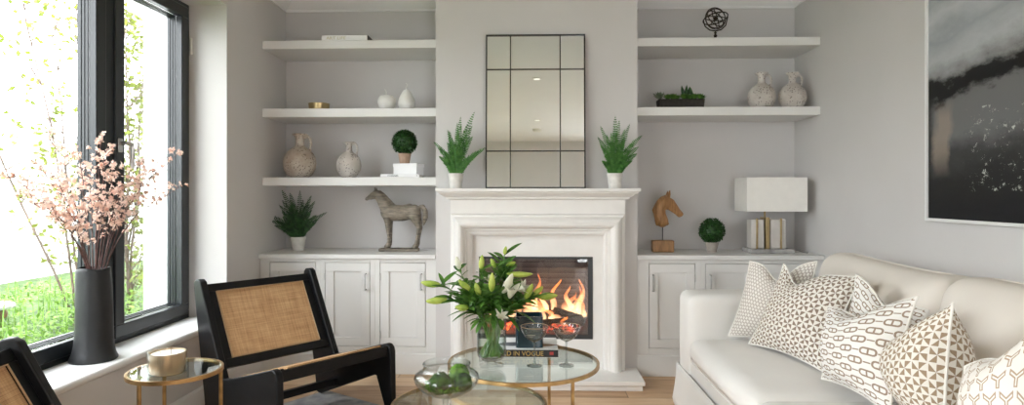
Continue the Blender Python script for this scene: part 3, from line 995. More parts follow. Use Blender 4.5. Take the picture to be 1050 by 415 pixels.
# ceiling lamps and alarm seen in the mirror ------------------------------------------
def downlight(x, y, lab):
    t = thing('ceiling_downlight', lab, 'light', (x, y, CEIL), group='recessed ceiling downlights')
    MB().ring((0, 0, -.004), .043, .006, n=32, m=8).build('bezel', M['white'], t)
    MB().lathe([(.001, -.001), (.038, -.001), (.038, -.004), (.001, -.005)], n=32, cap=False).build('diffuser', M['lampon'], t)
downlight(.06, 1.72, 'small round ceiling downlight seen high in the mirror')
for p in ((.085, -.35),):
    downlight(p[0], p[1], 'small round ceiling downlight just above the smoke alarm in the mirror')
t = thing('smoke_alarm', 'white round smoke alarm on the ceiling seen in the mirror', 'alarm', (.085, -1.0, CEIL))
MB().lathe([(.001, -.038), (.045, -.038), (.058, -.030), (.062, -.012), (.066, -.008), (.066, -.0005), (.001, -.0005)], n=36, cap=False).build('cover', M['white'], t)
MB().lathe([(.001, -.041), (.012, -.041), (.012, -.037), (.001, -.037)], n=20, cap=False).build('test_button', M['paper'], t)

# ================================================================ PLANTS
def pot_mb(r0, r1, h, rim=.006):
    return [(r0, 0), (r0 + (r1 - r0) * .92, h - .018), (r1 + .001, h - .018), (r1 + rim * .4, h - .004), (r1, h), (r1 - rim, h), (r1 - rim - .004, h - .012), (.001, h - .012)]

def fern(name, label, loc, r0, r1, ph, fronds, mat, potmat, group=None):
    t = thing(name, label, 'plant', loc, group=group)
    MB().lathe(pot_mb(r0, r1, ph), n=28).build('pot', potmat, t)
    MB().lathe([(.001, ph - .010), (r1 - .008, ph - .011)], n=20, cap=False).build('soil', M['soil'], t)
    f = MB(); fr = random.Random(label)
    fronds = fronds + [(dx * fr.uniform(.55, .95) + fr.uniform(-.02, .02), dz * fr.uniform(.72, .9), dy + fr.uniform(-.05, .05), wd) for dx, dz, dy, wd in fronds]
    for dx, dz, dy, wd in fronds:      # tip offsets relative to pot top
        tip = Vector((dx, dy, dz)); L = tip.length
        b0 = Vector((dx * .06, dy * .06 , 0))
        n_ = 25
        pts = []
        for i in range(n_ + 1):
            s_ = i / n_
            # rises first, then leans out
            p = b0 + Vector((dx * s_ ** 1.35, dy * s_ ** 1.3, dz * (s_ + .16 * s_ * (1 - s_) * 2 * min(1, abs(dx) * 6))))
            pts.append(p + Vector((0, 0, ph - .01)))
        f.tube(pts, [.0022 * (1 - .8 * i / n_) for i in range(n_ + 1)], 5)
        for i in range(3, n_ + 1):
            s_ = i / n_
            d = (pts[i] - pts[i - 1]).normalized()
            sd = d.cross(Vector((0, -1, .25))).normalized()
            roll = fr.uniform(-.35, .35)
            ll = wd * (min(1, s_ * 4 + .2) * (1.02 - s_) ** .55) * fr.uniform(.8, 1.1)
            for q in (-1, 1):
                for e in (0,):
                    bb = pts[i - 1].lerp(pts[i], e)
                    dd = (sd * q + d * .55 + Vector((0, roll * .6 * q, -.12))).normalized()
                    f.leaf(bb, dd, Vector((0, -1, .4)), ll, .0088, .18, 3)
    f.build('fronds', mat, t)
    return t

# alcove fern on the worktop
p = on(306, 256.6, CABZ)
fern('potted_fern', 'dark green potted fern on the left worktop, fronds just under the shelf', p, .040, .052, .098,
     [(-.20, .17, -.03, .045), (-.155, .24, .05, .045), (-.06, .33, .0, .055), (-.10, .35, -.04, .05), (.0, .35, .03, .05), (-.03, .28, -.06, .05), (.09, .31, 0, .045), (.13, .27, -.04, .04), (.21, .19, -.03, .04), (.16, .14, -.06, .04), (-.08, .20, -.09, .045), (.05, .21, -.09, .045), (-.13, .13, -.07, .04), (.02, .16, -.1, .04)], M['ferndark'], M['pot'], 'ferns in pale pots')
SX = 4.10 / 650
p = at(467.5, 192.3, 4.135); p.z = mz + .0005
fern('potted_fern', 'bright green fern in small white pot at the left end of the mantel', p, .040, .050, .098,
     [(-.135, .215, -.03, .038), (-.04, .29, -.02, .038), (-.055, .30, .02, .035), (.03, .385, .0, .042), (.015, .34, -.05, .04), (.12, .415, -.02, .042), (.105, .32, -.03, .042), (.11, .25, -.05, .042), (.19, .175, -.05, .038), (.14, .13, -.06, .04), (-.07, .16, -.06, .038), (.03, .20, -.08, .04), (-.10, .12, -.04, .038), (-.02, .24, -.06, .04)], M['fern'], M['pot'], 'ferns in pale pots')
p = at(630.5, 192.6, 4.135); p.z = mz + .0005
fern('potted_fern', 'deep green fern in small white pot at the right end of the mantel', p, .040, .049, .098,
     [(-.11, .245, -.03, .038), (-.09, .32, 0, .04), (-.03, .27, -.05, .04), (.0, .385, -.02, .045), (.03, .36, .02, .04), (.09, .33, -.02, .038), (.165, .255, -.03, .042), (.14, .18, -.04, .04), (-.06, .16, -.07, .04), (-.085, .09, -.04, .038), (.06, .13, -.07, .04), (.05, .24, -.07, .042), (.10, .09, -.05, .035)], M['fern'], M['pot'], 'ferns in pale pots')

def topiary(label, loc, r0, r1, ph, br, potmat, seed):
    t = thing('topiary_ball', label, 'plant', loc, group='clipped ball topiaries')
    MB().lathe(pot_mb(r0, r1, ph, .004), n=28).build('pot', potmat, t)
    c = Vector((0, 0, ph + br * .88))
    f = MB(); fr = random.Random(seed)
    f.ball(c, br * .84, 20, 14)
    for i in range(1150):
        z = fr.uniform(-1, 1); a = fr.uniform(0, 2 * PI); q = math.sqrt(1 - z * z)
        d = Vector((q * math.cos(a), q * math.sin(a), z))
        b_ = c + d * br * fr.uniform(.80, .93)
        dd = (d + Vector((fr.uniform(-1, 1), fr.uniform(-1, 1), fr.uniform(-1, 1))) * .8).normalized()
        f.leaf(b_, dd, Vector((fr.uniform(-1, 1), fr.uniform(-1, 1), 1)), br * .17, br * .11, .2, 2)
    f.build('clipped_foliage', M['box'], t)

# --- left alcove, lowest shelf ---
def y_on(px, Y, z): return Vector((at(px, 200, Y).x, Y, z))

def jug(label, loc, s, mat, handle_dir=1, kind=0):
    """s: scale where body diameter is 1"""
    t = thing('clay_jug', label, 'jug', loc, group='chalky clay jugs')
    pf = [[(.20, 0), (.26, .008), (.38, .10), (.47, .26), (.50, .44), (.475, .62), (.40, .77), (.28, .885), (.165, .955), (.130, 1.01), (.125, 1.12), (.135, 1.25), (.165, 1.30), (.225, 1.33), (.228, 1.36), (.185, 1.365), (.12, 1.33), (.09, 1.2), (.001, 1.19)],
          [(.19, 0), (.25, .01), (.37, .13), (.47, .30), (.50, .50), (.48, .68), (.41, .85), (.28, .98), (.16, 1.06), (.12, 1.14), (.115, 1.25), (.125, 1.38), (.20, 1.44), (.235, 1.455), (.232, 1.48), (.18, 1.48), (.11, 1.45), (.08, 1.3), (.001, 1.29)]][kind]
    MB().lathe([(r * s, z * s) for r, z in pf], n=48, cap=False).build('body', mat, t, angle=60)
    top = pf[12][1] * s; sh = pf[6][1] * s
    hx = handle_dir
    MB().tube([(hx * .13 * s, 0, top - .05 * s), (hx * .26 * s, 0, top - .02 * s), (hx * .335 * s, 0, top - .10 * s), (hx * .35 * s, 0, top - .24 * s), (hx * .32 * s, 0, sh + .12 * s), (hx * .33 * s, 0, sh - .03 * s)], [.045 * s, .048 * s, .045 * s, .042 * s, .042 * s, .05 * s], 12).build('handle', mat, t)

Y3 = 4.47
p = y_on(307.3, Y3, SL3 + .0005); jug('large warm speckled clay jug on the lowest shelf, nearer the window', p, .230, M['jugwarm'], 1, 0)
p = y_on(357.8, Y3, SL3 + .0005); jug('small pale speckled clay jug on the lowest shelf, beside the stacked white books', p, .172, M['jug'], 1, 1)
p = y_on(781, 4.46, SL2 + .0005); jug('chalky stone-grey jug on the right alcove shelf, the one nearer the fireplace', p, .188, M['jug'], 1, 0)
p = y_on(812.5, 4.44, SL2 + .0005); jug('chalky stone-grey jug on the right alcove shelf, the one nearer the wall corner', p, .184, M['jug'], 1, 0)

# stacked books
def book(name, label, loc, w, d, h, rz, cover, grp=None, spine=None):
    t = thing(name, label, 'book', loc, rz, group=grp)
    c = MB()
    c.box((-w / 2, -d / 2, 0), (w / 2, d / 2, .0035)); c.box((-w / 2, -d / 2, h - .0035), (w / 2, d / 2, h)); c.box((-w / 2, -d / 2, .0035), (w / 2, -d / 2 + .003, h - .0035))
    c.build('cover', cover, t, bevel=.001)
    MB().box((-w / 2 + .005, -d / 2 + .003, .0035), (w / 2 - .005, d / 2 - .005, h - .0035)).build('page_block', M['pages'], t)
    if spine:
        MB().box((-w / 2, -d / 2 - .0008, .001), (w / 2, -d / 2 - .0001, h - .001)).build('spine_band', spine, t)
    return t

t = book('flat_book', 'thin white book lying flat on the lowest left shelf, bottom of the stack', y_on(413, 4.45, SL3 + .0004), .270, .19, .023, R(-1), M['paper'], 'white books under the topiary')
lettering('CHANEL', .016, M['ink'], t, Matrix.Translation((-.085, -.0955, .006)) @ FRONT, sx=1.25)
MB().box((.117, -.0958, .009), (.123, -.0949, .014)).build('spine_mark', M['ink'], t)
t2 = thing('white_gift_box', 'white lidded box under the terracotta topiary, resting on the thin book', 'box', y_on(419, 4.47, SL3 + .0238), R(-14), group='white books under the topiary')
MB().box((-.088, -.060, 0), (.088, .060, .054)).build('box_base', M['paper'], t2, bevel=.001)
MB().box((-.091, -.063, .052), (.091, .063, .076)).build('lid', M['paper'], t2, bevel=.001)
topiary('clipped green topiary ball in terracotta pot on the white box', y_on(414.9, 4.46, SL3 + .0238 + .0764), .034, .043, .072, .090, M['terra'], 5)

# middle left shelf: brass bowl, white apple and pear
p = y_on(327.2, 4.47, SL2 + .0005)
t = thing('brass_bowl', 'small brushed brass bowl on the middle left shelf', 'bowl', p)
MB().lathe([(.055, 0), (.066, .004), (.070, .02), (.073, .052), (.074, .056), (.071, .057), (.068, .05), (.063, .012), (.001, .008)], n=40).build('bowl_body', M['darkbrass'], t, angle=50)
p = y_on(396.6, 4.47, SL2 + .0005)
t = thing('white_ceramic_apple', 'white ceramic apple with curled stem on the middle left shelf', 'ornament', p)
MB().lathe([(.001, .006), (.024, .001), (.045, .012), (.060, .040), (.064, .066), (.060, .090), (.046, .108), (.026, .113), (.010, .106), (.001, .100)], n=36, cap=False).build('fruit_body', M['white'], t, angle=80)
MB().tube([(0, 0, .10), (-.004, 0, .122), (-.002, 0, .136), (-.014, 0, .158)], [.004, .0035, .0035, .003], 8).build('stem', M['white'], t)
MB().leaf((0, 0, .112), (1, -.1, .05), (0, 0, 1), .062, .024, .15, 6).build('leaf', M['white'], t)
p = y_on(416.8, 4.46, SL2 + .0005)
t = thing('white_ceramic_pear', 'white ceramic pear with twisted stem on the middle left shelf', 'ornament', p)
MB().lathe([(.001, .003), (.028, .001), (.048, .014), (.058, .040), (.060, .062), (.054, .088), (.042, .112), (.031, .132), (.022, .146), (.008, .152), (.001, .150)], n=36, cap=False).build('fruit_body', M['white'], t, angle=80)
MB().tube([(0, 0, .15), (-.006, 0, .165), (.004, 0, .178), (.006, 0, .190), (-.006, 0, .198)], .0033, 8).build('stem', M['white'], t)
MB().leaf((.006, 0, .150), (1, -.2, -.45), (0, 0, 1), .050, .020, .1, 6).build('leaf', M['white'], t)
# top left: ART LIFE book
t = book('flat_book', 'white book with pale gold spine title on the topmost left shelf', y_on(356.5, 4.39, SL1 + .0005), .315, .16, .036, R(0), M['paper'])
MB().box((.1585, -.078, .0005), (.162, .08, .0355)).build('dark_endpaper', M['greybook'], t)
lettering('ART LIFE', .028, M['goldpale'], t, Matrix.Translation((-.125, -.0805, .008)) @ FRONT, sx=1.25)

# horse statue ------------------------------------------------------
def limb(mb, pts, n=12):
    """chain of (x, y, z, r): tapering round-ended limbs"""
    for i in range(len(pts) - 1):
        a, b = pts[i], pts[i + 1]
        mb.tube([a[:3], b[:3]], [a[3], b[3]], n)
        mb.ball(a[:3], a[3], n, 8)
    mb.ball(pts[-1][:3], pts[-1][3], n, 8)

def carved_horse():
    loc = on(409.2, 257.4, CABZ); loc.z = CABZ + .0005
    t = thing('horse_statue', 'weathered carved standing horse on a flat plinth on the left worktop', 'statue', loc)
    k = .001355
    P = lambda x, y, r, w=0: ((x - 228) * k, w, (381 - y) * k, r * k)
    h = MB()
    limb(h, [P(104, 82, 20), P(84, 92, 15), P(66, 103, 11), P(57, 108, 9)])                 # head
    limb(h, [P(108, 80, 17), P(98, 98, 10), P(80, 104, 8)])                                     # jaw
    limb(h, [P(104, 62, 6, -.012), P(102, 46, 2.5, -.014)]); limb(h, [P(107, 62, 6, .012), P(105, 47, 2.5, .014)])
    limb(h, [P(118, 84, 22), P(136, 112, 27), P(155, 142, 34), P(172, 170, 40)])             # neck
    limb(h, [P(128, 68, 6), P(150, 86, 7), P(175, 112, 7), P(198, 138, 8), P(216, 150, 6)])  # mane ridge
    limb(h, [P(172, 178, 42), P(205, 182, 42), P(245, 184, 40), P(285, 176, 39), P(308, 172, 36)])
    limb(h, [P(210, 160, 22), P(250, 162, 22), P(285, 152, 20)])
    for w, dx in ((-.020, 0), (.020, 5)):
        limb(h, [P(170 + dx, 200, 25, w), P(172 + dx, 235, 15, w), P(174 + dx, 272, 11, w), P(176 + dx, 300, 8, w), P(176 + dx, 330, 8, w), P(172 + dx, 346, 10, w), P(164 + dx, 357, 12, w)])
        limb(h, [P(308 + dx, 192, 30, w), P(322 + dx, 225, 20, w), P(334 + dx, 258, 11, w), P(329 + dx, 285, 9, w), P(323 + dx, 325, 8, w), P(320 + dx, 344, 10, w), P(312 + dx, 357, 12, w)])
    remeshed(h, 'horse_body', M['horse'], t, .0042, 2)
    tl = MB(); limb(tl, [P(338, 148, 9), P(354, 148, 12), P(366, 172, 14), P(366, 205, 14), P(360, 228, 10), P(357, 244, 4)])
    remeshed(tl, 'tail', M['horse'], t, .0042, 2)
    MB().soft((-102 * k, -.045, 0), (103 * k, .045, 16 * k), .006).build('plinth', M['horse'], t)
carved_horse()

def horse_bust():
    loc = on(679.4, 258.2, CABZ); loc.z = CABZ + .0005
    t = thing('horse_head_bust', 'warm brown carved horse head on a rod and wooden block', 'statue', loc)
    k = .00131
    P = lambda x, y, r, w=0: ((x - 99) * k, w, (386 - y) * k, r * k)
    MB().soft((-58 * k, -.034, 0), (57 * k, .034, 63 * k), .006).build('wooden_block', M['bust'], t)
    MB().tube([(0, 0, 60 * k), (0, 0, 150 * k)], .0035, 10).build('metal_rod', M['iron'], t)
    h = MB()
    limb(h, [P(97, 222, 33), P(84, 188, 33), P(82, 160, 32), P(94, 132, 33), P(112, 112, 28)])
    limb(h, [P(122, 116, 27), P(142, 124, 24), P(160, 142, 19), P(180, 166, 14), P(196, 184, 14)])
    limb(h, [P(122, 138, 22), P(140, 150, 15), P(172, 176, 11), P(188, 192, 10)])
    limb(h, [P(70, 225, 12), P(62, 190, 8), P(50, 162, 7), P(66, 130, 8), P(92, 98, 8), P(116, 88, 8)])
    limb(h, [P(128, 96, 9, -.014), P(132, 76, 8, -.016), P(135, 56, 3, -.017)]); limb(h, [P(124, 96, 9, .014), P(126, 78, 7, .016), P(129, 60, 3, .017)])
    limb(h, [P(150, 122, 7, -.022), P(154, 126, 5, -.024)])
    limb(h, [P(72, 236, 11), P(98, 236, 14), P(122, 234, 11)])
    remeshed(h, 'horse_head', M['bust'], t, .0042, 2)
horse_bust()

# armillary ---------------------------------------------------------
loc = y_on(733.6, 4.42, SL1 + .0005)
t = thing('armillary_sphere', 'dark bronze armillary sphere on the topmost right shelf', 'ornament', loc)
MB().lathe([(.036, 0), (.036, .006), (.026, .012), (.012, .018), (.007, .026), (.010, .034), (.013, .040), (.008, .048), (.006, .056), (.010, .062), (.004, .070), (.001, .072)], n=24).build('turned_foot', M['bronze'], t, angle=60)
c = (0, 0, .160)
for rad, rx, ry in ((.074, 90, 12), (.071, 72, 80), (.070, 28, 0), (.067, 62, 30), (.066, 118, -35)):
    MB().ring(c, rad, .0036, Matrix.Rotation(R(ry), 3, 'Z') @ Matrix.Rotation(R(rx), 3, 'X'), 44, 6).build('ring', M['bronze'], t)
MB().ring((0, 0, .160), .083, .0045, Matrix.Rotation(R(-9), 3, 'Y') @ Matrix.Rotation(R(-14), 3, 'X'), 48, 6).build('horizon_band', M['bronze'], t)
MB().tube([(-.045, 0, .105), (.045, 0, .215)], .003, 8).build('axis_rod', M['bronze'], t)
MB().ball(c, .015, 14, 10).build('globe', M['bronze'], t)
MB().tube([(-.084, 0, .150), (-.070, 0, .105), (-.038, 0, .080), (0, 0, .074), (.038, 0, .082), (.070, 0, .112), (.084, 0, .172)], .0045, 8).build('cradle', M['bronze'], t)

# planter of succulents ----------------------------------------------
loc = y_on(697.5, 4.43, SL2 + .0005)
t = thing('succulent_planter', 'dark rectangular zinc planter of mixed succulents on the right shelf', 'plant', loc)
b = MB(); b.prism([(-.148, 0), (.148, 0), (.156, .066), (-.156, .066)], -.055, .055, 1)
for i in range(18): b.ball((-.148 + .0174 * i, -.055, .060), .006, 8, 6)
b.build('trough', M['planter'], t, bevel=.002)
sg = random.Random(11)
def rosette(mb, c, r, n_, tilt=.5, w=.3, up=.5):
    for i in range(n_):
        a = i * 2.4; q = .35 + .65 * (i / n_)
        d = Vector((math.cos(a) * q, math.sin(a) * q, up + tilt * (1 - q)))
        mb.leaf(c, d, (0, 0, 1), r * (.6 + .4 * q), r * w, -.15, 4, .4)
g1 = MB(); rosette(g1, (-.145, -.01, .066), .075, 16, .6, .28, .35); g1.build('pale_rosette', M['succpale'], t)
g2 = MB()
for x, r_ in ((-.085, .055), (-.05, .06), (-.02, .05), (.03, .06), (.065, .055), (.10, .06), (.13, .055), (.15, .045)):
    rosette(g2, (x, sg.uniform(-.03, .02), .066), r_, 18, .5, .35, .45)
g2.build('low_rosettes', M['succ'], t)
g3 = MB()
for x in (.018, .022, .03, .04, .085, .09):
    g3.leaf((x, 0, .066), (sg.uniform(-.35, .35), sg.uniform(-.2, .2), 1), (0, -1, 0), sg.uniform(.085, .105), .022, .12, 6, .4)
g3.build('upright_leaves', M['ferndark'], t)

topiary('clipped green topiary ball in grey pot on the right worktop', on(730, 258.0, CABZ + .0005), .033, .044, .068, .090, M['greypot'], 9)

# table lamp -----------------------------------------------------------
loc = Vector((1.655, 4.46, CABZ + .0005))
t = thing('table_lamp', 'table lamp with rectangular ivory shade, brass bars and pale blocks', 'lamp', loc)
z0 = CABZ
mar = MB().box((-.158, -.095, 0), (.138, .095, .030)); mar.build('marble_foot', M['marble'], t, bevel=.003)
for a, b_ in ((-.128, -.050), (-.022, .108)):
    pass
MB().box((-.140, -.05, .0301), (-.052, .05, .232)).build('alabaster_block', M['alabaster'], t, bevel=.006)
MB().box((-.012, -.05, .0301), (.095, .05, .232)).build('alabaster_block', M['alabaster'], t, bevel=.006)
MB().box((-.045, -.058, .030), (-.018, .058, .245)).build('brass_column', M['darkbrass'], t, bevel=.002)
for x in (-.103, .060):
    MB().box((x - .006, -.058, .030), (x + .006, -.0505, .240)).build('brass_strip', M['darkbrass'], t, bevel=.001)
MB().tube([(-.031, 0, .245), (-.031, 0, .30)], .006, 10).build('brass_stem', M['darkbrass'], t)
sh = MB()
sw, sd = .202, .130
for a, b_ in (((-sw, -sd, 0), (sw, -sd + .003, .230)), ((-sw, sd - .003, 0), (sw, sd, .230)), ((-sw, -sd + .003, 0), (-sw + .003, sd - .003, .230)), ((sw - .003, -sd + .003, 0), (sw, sd - .003, .230))):
    sh.box((a[0] + .005, a[1], a[2] + .288), (b_[0] + .005, b_[1], b_[2] + .288))
so = sh.build('lamp_shade', M['shade'], t)
tr_ = MB()
for z in (.288, .515): 
    for a, b_ in (((-sw, -sd - .001, z - .0), (sw, -sd, z + .004)), ((-sw - .001, -sd, z), (-sw, sd, z + .004))):
        tr_.box((a[0] + .005, a[1], a[2]), (b_[0] + .005, b_[1], b_[2]))
tr_.build('shade_trim', M['shade'], so)
# flex lying on the worktop
tag(MB().tube([(1.80, 4.50, CABZ + .005), (1.83, 4.44, CABZ + .004), (1.85, 4.36, CABZ + .012), (1.868, 4.34, CABZ + .016), (1.875, 4.36, CABZ + .006), (1.885, 4.45, CABZ + .004), (1.90, 4.62, CABZ + .004)], .0035, 8).build('lamp_cord', M['cable']), 'clear lamp cord looped on the worktop beside the lamp', 'cord')

# ================================================================ PAINTING
PY0, PZ0, PZ1 = 3.11, 1.088, 2.34
t = thing('framed_painting', 'large dark abstract painting in thin white frame on the right wall', 'painting', (XR - .002, PY0, PZ0))
W_ = 1.55
fw = .014
b = MB()
b.box((-.040, -W_, 0), (0, 0, fw)); b.box((-.040, -W_, PZ1 - PZ0 - fw), (0, 0, PZ1 - PZ0)); b.box((-.040, -fw, fw), (0, 0, PZ1 - PZ0 - fw)); b.box((-.040, -W_, fw), (0, -W_ + fw, PZ1 - PZ0 - fw))
b.build('white_frame', M['sill'], t, bevel=.001)
MB().box((-.030, -W_ + fw, fw), (-.001, -fw, PZ1 - PZ0 - fw)).build('canvas', M['paint'], t)

# ================================================================ SOFA
SF = .865                   # seat front
AY0, AY1 = 3.50, 3.77       # far arm
NY0, NY1 = 1.20, 1.47       # near arm
sofa = thing('sofa', 'ivory linen two-cushion sofa with loose skirted cover along the right wall', 'sofa', (1.4, 2.5, 0))
off = sofa.location
b = MB(); b.soft((SF + .015, NY0 + .03, .17), (1.88, AY1 - .03, .325), .03, n=12); b.build('seat_base', M['cover'], sofa, off=off)
def skirt(mb):
    # flared skirt around front and both ends, slightly waved at the hem
    path = []
    for i in range(14): path.append((1.86 - (1.86 - SF) * i / 13, AY1, 0, 1))
    for i in range(1, 50): path.append((SF, AY1 - (AY1 - NY0) * i / 49, -1, 0))
    for i in range(1, 14): path.append((SF + (1.86 - SF) * i / 13, NY0, 0, -1))
    rows = 7; vs = []; fs_ = []
    N_ = len(path)
    for i, (x, y, nx, ny) in enumerate(path):
        if i == 13: nx, ny = -.8, .8
        if i == 62: nx, ny = -.8, -.8
        for j in range(rows):
            tt = j / (rows - 1)
            o = .004 + .030 * tt ** 1.5 + .006 * tt * math.sin(i * .9)
            vs.append((x + nx * o, y + ny * o, .222 - .215 * tt))
    for i in range(N_ - 1):
        for j in range(rows - 1):
            fs_.append((i * rows + j, (i + 1) * rows + j, (i + 1) * rows + j + 1, i * rows + j + 1))
    mb.add(vs, fs_)
part('skirt', M['cover'], sofa, skirt, off=off, angle=50).modifiers.new('t', 'SOLIDIFY').thickness = .004
part('skirt_seam', M['cover'], sofa, lambda m_: m_.tube([(1.8, AY1 + .003, .222), (SF, AY1 + .003, .222), (SF - .004, AY1, .222), (SF - .004, NY0, .222), (SF, NY0 - .003, .222), (1.8, NY0 - .003, .222)], .005, 8), off=off)
for y0, y1 in ((AY0, AY1), (NY0, NY1)):
    b = MB(); b.soft((SF + .005, y0, .17), (1.86, y1, .660), .048, (.008, .012, .006), n=18); b.build('arm', M['cover'], sofa, off=off)
b = MB(); b.soft((1.66, NY0 + .02, .22), (1.90, AY1 - .02, .80), .06, (.0, .0, .01), n=18); b.build('back', M['linen'], sofa, off=off)
mid = 2.485
for y0, y1 in ((mid + .002, AY0 - .002), (NY1 + .002, mid - .002)):
    b = MB(); b.soft((SF - .008, y0, .305), (1.68, y1, .430), .055, (.012, .004, .028), n=22); sc_ = b.build('seat_cushion', M['cover'], sofa, off=off)
    part('piping', M['cover'], sc_, lambda m_: m_.tube([(SF + .03, y1 - .006, .318), (SF + .002, y1 - .03, .318), (SF - .009, y1 - .10, .318), (SF - .016, (y0 + y1) / 2, .318), (SF - .009, y0 + .10, .318), (SF + .002, y0 + .03, .318), (SF + .03, y0 + .006, .318)], .0045, 8), off=off)

def back_cushion(y0, y1, seed):
    """plump cushion leaning back against the sofa back"""
    mb = MB()
    mb.soft((-.11, y0, 0), (.11, y1, .47), .075, (.055, .012, .022), n=24)
    for v in mb.v:
        zz = v.z
        yy = (v.y - (y0 + y1) / 2) / ((y1 - y0) / 2)
        # slouched corners and a dip along the top
        v.z += .018 * (abs(yy) ** 4) * (zz / .47) - .012 * math.cos(yy * 2.2 + seed) * (zz / .47)
        v.x += .004 * math.sin(yy * 9 + seed) * (zz / .47)
        v.x += 1.565 + zz * .24
        v.z = v.z * .97 + .425
    o = mb.build('back_cushion', M['linen'], sofa, off=off)
    mb2 = MB()
    pts = []
    for i in range(21):
        yy = -1 + 2 * i / 20
        z = .47 + .018 * yy ** 4 - .012 * math.cos(yy * 2.2 + seed) + .022 * (1 - yy * yy) - .03 * abs(yy) ** 12
        pts.append((1.565 + z * .24 + .012, (y0 + y1) / 2 + yy * ((y1 - y0) / 2 - .02), z * .97 + .425))
    mb2.tube(pts, .0045, 8); mb2.build('piping', M['linen'], o, off=off)
back_cushion(mid + .004, AY0 - .004, .4)
back_cushion(NY1 + .004, mid - .004, 1.3)

# cushions ----------------------------------------------------------------
def pillow(label, mat, TL, TR, BL, BR, thick, chop=.0, chopx=.5, pinch=.05, tassel=(), seed=0, back=None):
    """square knife-edge cushion between four corner points; chop = depth of the dent in the top edge"""
    TL, TR, BL, BR = (Vector(p) for p in (TL, TR, BL, BR))
    ctr = (TL + TR + BL + BR) / 4
    base = Vector((ctr.x, ctr.y, min(BL.z, BR.z)))
    t = thing('throw_cushion', label, 'cushion', base, group='patterned throw cushions on the sofa')
    nrm = (TR - BL).cross(TL - BR)
    nrm.normalize()
    if nrm.dot(Vector((0, 0, CAMH)) - ctr) < 0: nrm = -nrm
    up = ((TL + TR) - (BL + BR)).normalized(); rt = ((TR + BR) - (TL + BL)).normalized()
    W = ((TR - TL).length + (BR - BL).length) / 2
    N_ = 30
    def arc(width):
        acc = [0]; pr0 = None
        for i in range(201):
            u = i / 200; p_ = (u * width, thick * .5 * (4 * u * (1 - u)) ** .62)
            if pr0: acc.append(acc[-1] + math.hypot(p_[0] - pr0[0], p_[1] - pr0[1]))
            pr0 = p_
        return lambda u: acc[min(200, int(round(u * 200)))] / acc[-1]
    H_ = ((TL - BL).length + (TR - BR).length) / 2
    au, av = arc(W), arc(H_)
    def P(u, v, side):
        p = BL.lerp(BR, u).lerp(TL.lerp(TR, u), v)
        e = 4 * u * (1 - u); g = 4 * v * (1 - v)
        # seams draw in between the corners
        p -= rt * (2 * u - 1) * pinch * g * W * .9 * abs(2 * u - 1) ** 1.5
        p -= up * (2 * v - 1) * pinch * e * W * .9 * abs(2 * v - 1) ** 1.5
        if chop:
            p -= up * chop * math.exp(-((u - chopx) / .20) ** 2) * v ** 2.2
        h = (max(0, e) ** .62) * (max(0, g) ** .62)
        wr = 1 + .06 * math.sin(9 * u + seed) * math.sin(7 * v + seed * 2)
        return p + nrm * side * thick * .5 * h * wr
    me_v = []; me_f = []; uvs = []
    for side in (1, -1):
        o_ = len(me_v)
        for j in range(N_ + 1):
            for i in range(N_ + 1):
                u, v = .5 - .5 * math.cos(PI * i / N_), .5 - .5 * math.cos(PI * j / N_)
                me_v.append(P(u, v, side)); uvs.append((au(u), av(v)))
        for j in range(N_):
            for i in range(N_):
                q = (o_ + j * (N_ + 1) + i, o_ + j * (N_ + 1) + i + 1, o_ + (j + 1) * (N_ + 1) + i + 1, o_ + (j + 1) * (N_ + 1) + i)
                me_f.append(q if side == 1 else q[::-1])
    me = bpy.data.meshes.new('cover')
    me.from_pydata([tuple(v - base) for v in me_v], [], me_f); me.update()
    uvl = me.uv_layers.new(name='UVMap')
    for lp in me.loops: uvl.data[lp.index].uv = uvs[lp.vertex_index]
    me.polygons.foreach_set('use_smooth', [True] * len(me.polygons))
    me.materials.append(mat)
    o = bpy.data.objects.new('cover', me); C.objects.link(o); o.parent = t
    # piping round the seam
    ring = [P(i / 24, 0, 0) for i in range(24)] + [P(1, i / 24, 0) for i in range(24)] + [P(1 - i / 24, 1, 0) for i in range(24)] + [P(0, 1 - i / 24, 0) for i in range(25)]
    MB().tube(ring, .0048, 8).build('piping', M['piping'], t, off=base)
    return t

def pc(px, py, Y): return at(px, py, Y)
pillow('small lattice print cushion against the far sofa arm, furthest from the camera', M['lattice'], pc(769, 268, 3.36), pc(838, 268, 3.12), pc(747, 344, 3.39), pc(826, 356, 3.13), .15, .085, .5, .05, seed=1)
pillow('brown and white pinwheel cushion overlapping the lattice one, peak raised', M['pin'], pc(805, 268, 3.15), pc(884, 284, 2.80), pc(768, 352, 3.24), pc(845, 381, 2.72), .17, .085, .28, .05, seed=2)
pillow('chain-link print cushion mostly hidden behind the other chain-link one', M['chain'], pc(878, 281, 2.74), pc(952, 318, 2.36), pc(862, 370, 2.78), pc(930, 395, 2.34), .14, .05, .5, .05, seed=3)
pillow('brown chain-link print cushion in full view at the middle of the row', M['chain'], pc(848, 314, 2.66), pc(941, 304, 2.22), pc(843, 388, 2.58), pc(912, 425, 2.13), .19, .04, .45, .05, seed=4)
pillow('tan pinwheel cushion standing with one piped edge towards the camera', M['pin2'], pc(938, 338, 2.28), pc(977, 311, 1.96), pc(930, 425, 2.24), pc(968, 440, 1.88), .26, .03, .5, .04, seed=5)
pillow('interlocking Y print cushion at the near end, cut by the photo edge', M['ypat'], pc(990, 376, 1.80), pc(1090, 318, 1.62), pc(980, 450, 1.74), pc(1090, 500, 1.50), .20, .04, .5, .04, seed=6)

